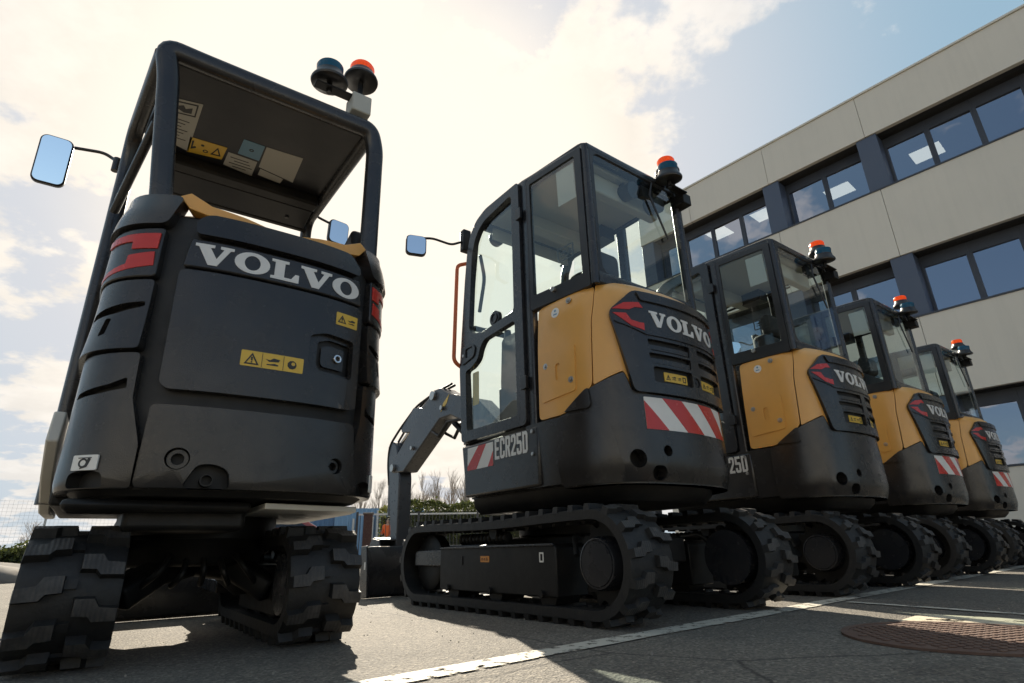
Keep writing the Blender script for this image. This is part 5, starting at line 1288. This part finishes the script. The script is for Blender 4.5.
# ------------------------------------------------------------------ sky and sun
SUN = Vector((-.221, .815, .5356)).normalized(); EL = math.asin(SUN.z); AZ = math.atan2(SUN.x, SUN.y)
W = bpy.data.worlds.new('World'); S.world = W; W.use_nodes = True; n = W.node_tree.nodes; l = W.node_tree.links; n.clear()
wo = n.new('ShaderNodeOutputWorld'); bg = n.new('ShaderNodeBackground'); bg.inputs['Strength'].default_value = .06
sk = n.new('ShaderNodeTexSky'); sk.sky_type = 'NISHITA'; sk.sun_disc = False; sk.sun_elevation = EL; sk.sun_rotation = AZ; sk.air_density = 1.0; sk.dust_density = 1.2; sk.ozone_density = 1.0; sk.altitude = 50
tc = n.new('ShaderNodeTexCoord')
sep = n.new('ShaderNodeSeparateXYZ'); l.new(tc.outputs['Generated'], sep.inputs[0])
def math_(op, a, b=None, clamp=False):
    q = n.new('ShaderNodeMath'); q.operation = op; q.use_clamp = clamp
    for i, v in enumerate((a, b)):
        if v is None: continue
        if isinstance(v, (int, float)): q.inputs[i].default_value = v
        else: l.new(v, q.inputs[i])
    return q.outputs[0]
def mrange(v, a, b, c, d, smooth=True):
    q = n.new('ShaderNodeMapRange'); q.interpolation_type = 'SMOOTHSTEP' if smooth else 'LINEAR'
    q.inputs['From Min'].default_value, q.inputs['From Max'].default_value, q.inputs['To Min'].default_value, q.inputs['To Max'].default_value = a, b, c, d
    l.new(v, q.inputs['Value']); return q.outputs['Result']
zc_ = math_('ADD', math_('MAXIMUM', sep.outputs[2], 0.), .22)
cmb = n.new('ShaderNodeCombineXYZ'); l.new(math_('DIVIDE', sep.outputs[0], zc_), cmb.inputs[0]); l.new(math_('DIVIDE', sep.outputs[1], zc_), cmb.inputs[1]); cmb.inputs[2].default_value = 3.7
def wn(sc, det, ro, off=0):
    q = n.new('ShaderNodeTexNoise'); q.inputs['Scale'].default_value = sc; q.inputs['Detail'].default_value = det; q.inputs['Roughness'].default_value = ro
    mp = n.new('ShaderNodeMapping'); mp.inputs['Location'].default_value = (off, off * .7, off * .3); l.new(cmb.outputs[0], mp.inputs['Vector']); l.new(mp.outputs[0], q.inputs['Vector']); return q.outputs['Fac']
dot = n.new('ShaderNodeVectorMath'); dot.operation = 'DOT_PRODUCT'; l.new(tc.outputs['Generated'], dot.inputs[0]); dot.inputs[1].default_value = SUN
near = mrange(dot.outputs['Value'], .72, .95, 0, 1)           # towards the sun
vnear = mrange(dot.outputs['Value'], .885, .975, 0, 1)
cl = wn(2.6, 10, .58, 2.3)
base = math_('ADD', cl, math_('MULTIPLY', near, .17))
left = mrange(sep.outputs[0], .35, -.5, -.05, .035)
back = mrange(sep.outputs[1], -.05, -.7, 0, .03)  # extra cloud out of view behind the camera, added as fill light
base = math_('ADD', math_('ADD', base, left), back)
cmask = mrange(base, .555, .625, 0, .95)
veil = math_('MAXIMUM', cmask, vnear)
ccol = n.new('ShaderNodeMix'); ccol.data_type = 'RGBA'; ccol.inputs['A'].default_value = (5.95, 5.85, 5.75, 1); ccol.inputs['B'].default_value = (7.5, 6.8, 5.85, 1); l.new(near, ccol.inputs['Factor'])
var = math_('MAXIMUM', mrange(wn(4.2, 6, .6, 9.1), .3, .7, .86, 1.02), math_('MULTIPLY', near, 1.))
cv = n.new('ShaderNodeMix'); cv.data_type = 'RGBA'; cv.blend_type = 'MULTIPLY'; cv.inputs['Factor'].default_value = 1
gr = n.new('ShaderNodeCombineColor'); [l.new(var, gr.inputs[i]) for i in range(3)]
l.new(ccol.outputs['Result'], cv.inputs['A']); l.new(gr.outputs[0], cv.inputs['B'])
mx = n.new('ShaderNodeMix'); mx.data_type = 'RGBA'; l.new(veil, mx.inputs['Factor']); hc = n.new('ShaderNodeMix'); hc.data_type = 'RGBA'; hc.inputs['A'].default_value = (2.2, 3.3, 4.15, 1); hc.inputs['B'].default_value = (4.95, 4.95, 5.15, 1); l.new(mrange(dot.outputs['Value'], .60, .96, 0, 1), hc.inputs['Factor'])
hz = n.new('ShaderNodeMix'); hz.data_type = 'RGBA'; l.new(hc.outputs['Result'], hz.inputs['B']); l.new(math_('ADD', mrange(dot.outputs['Value'], -.3, .45, .2, .94), mrange(dot.outputs['Value'], .66, .95, 0, .06)), hz.inputs['Factor']); pass
l.new(sk.outputs[0], hz.inputs['A']); l.new(hz.outputs['Result'], mx.inputs['A']); l.new(cv.outputs['Result'], mx.inputs['B'])
l.new(mx.outputs['Result'], bg.inputs['Color']); l.new(bg.outputs[0], wo.inputs['Surface'])
sl = bpy.data.lights.new('sun', 'SUN'); sl.energy = 4.6; sl.angle = R_(.53); sl.color = (1, .90, .74)
so = bpy.data.objects.new('sun', sl); COL.objects.link(so); so.rotation_euler = (-SUN).to_track_quat('-Z', 'Y').to_euler()

# ------------------------------------------------------------------ camera
cam = bpy.data.cameras.new('camera'); co = bpy.data.objects.new('camera', cam); COL.objects.link(co); S.camera = co
cam.sensor_width = 36; cam.lens = FOC * 36 / 1024; cam.clip_start = .05; cam.clip_end = 1500
mtx = Matrix((cR, cU, -cF)).transposed().to_4x4(); mtx.translation = Vector((0, 0, CAM_H)); co.matrix_world = mtx
vs = S.view_settings; vs.view_transform = 'Standard'; vs.look = 'None'; vs.gamma = 1; vs.exposure = 1.35; vs.use_curve_mapping = False
S.render.film_transparent = False
S.cycles.max_bounces = 8; S.cycles.transparent_max_bounces = 24; S.cycles.glossy_bounces = 4; S.cycles.diffuse_bounces = 3
S.cycles.sample_clamp_indirect = 6
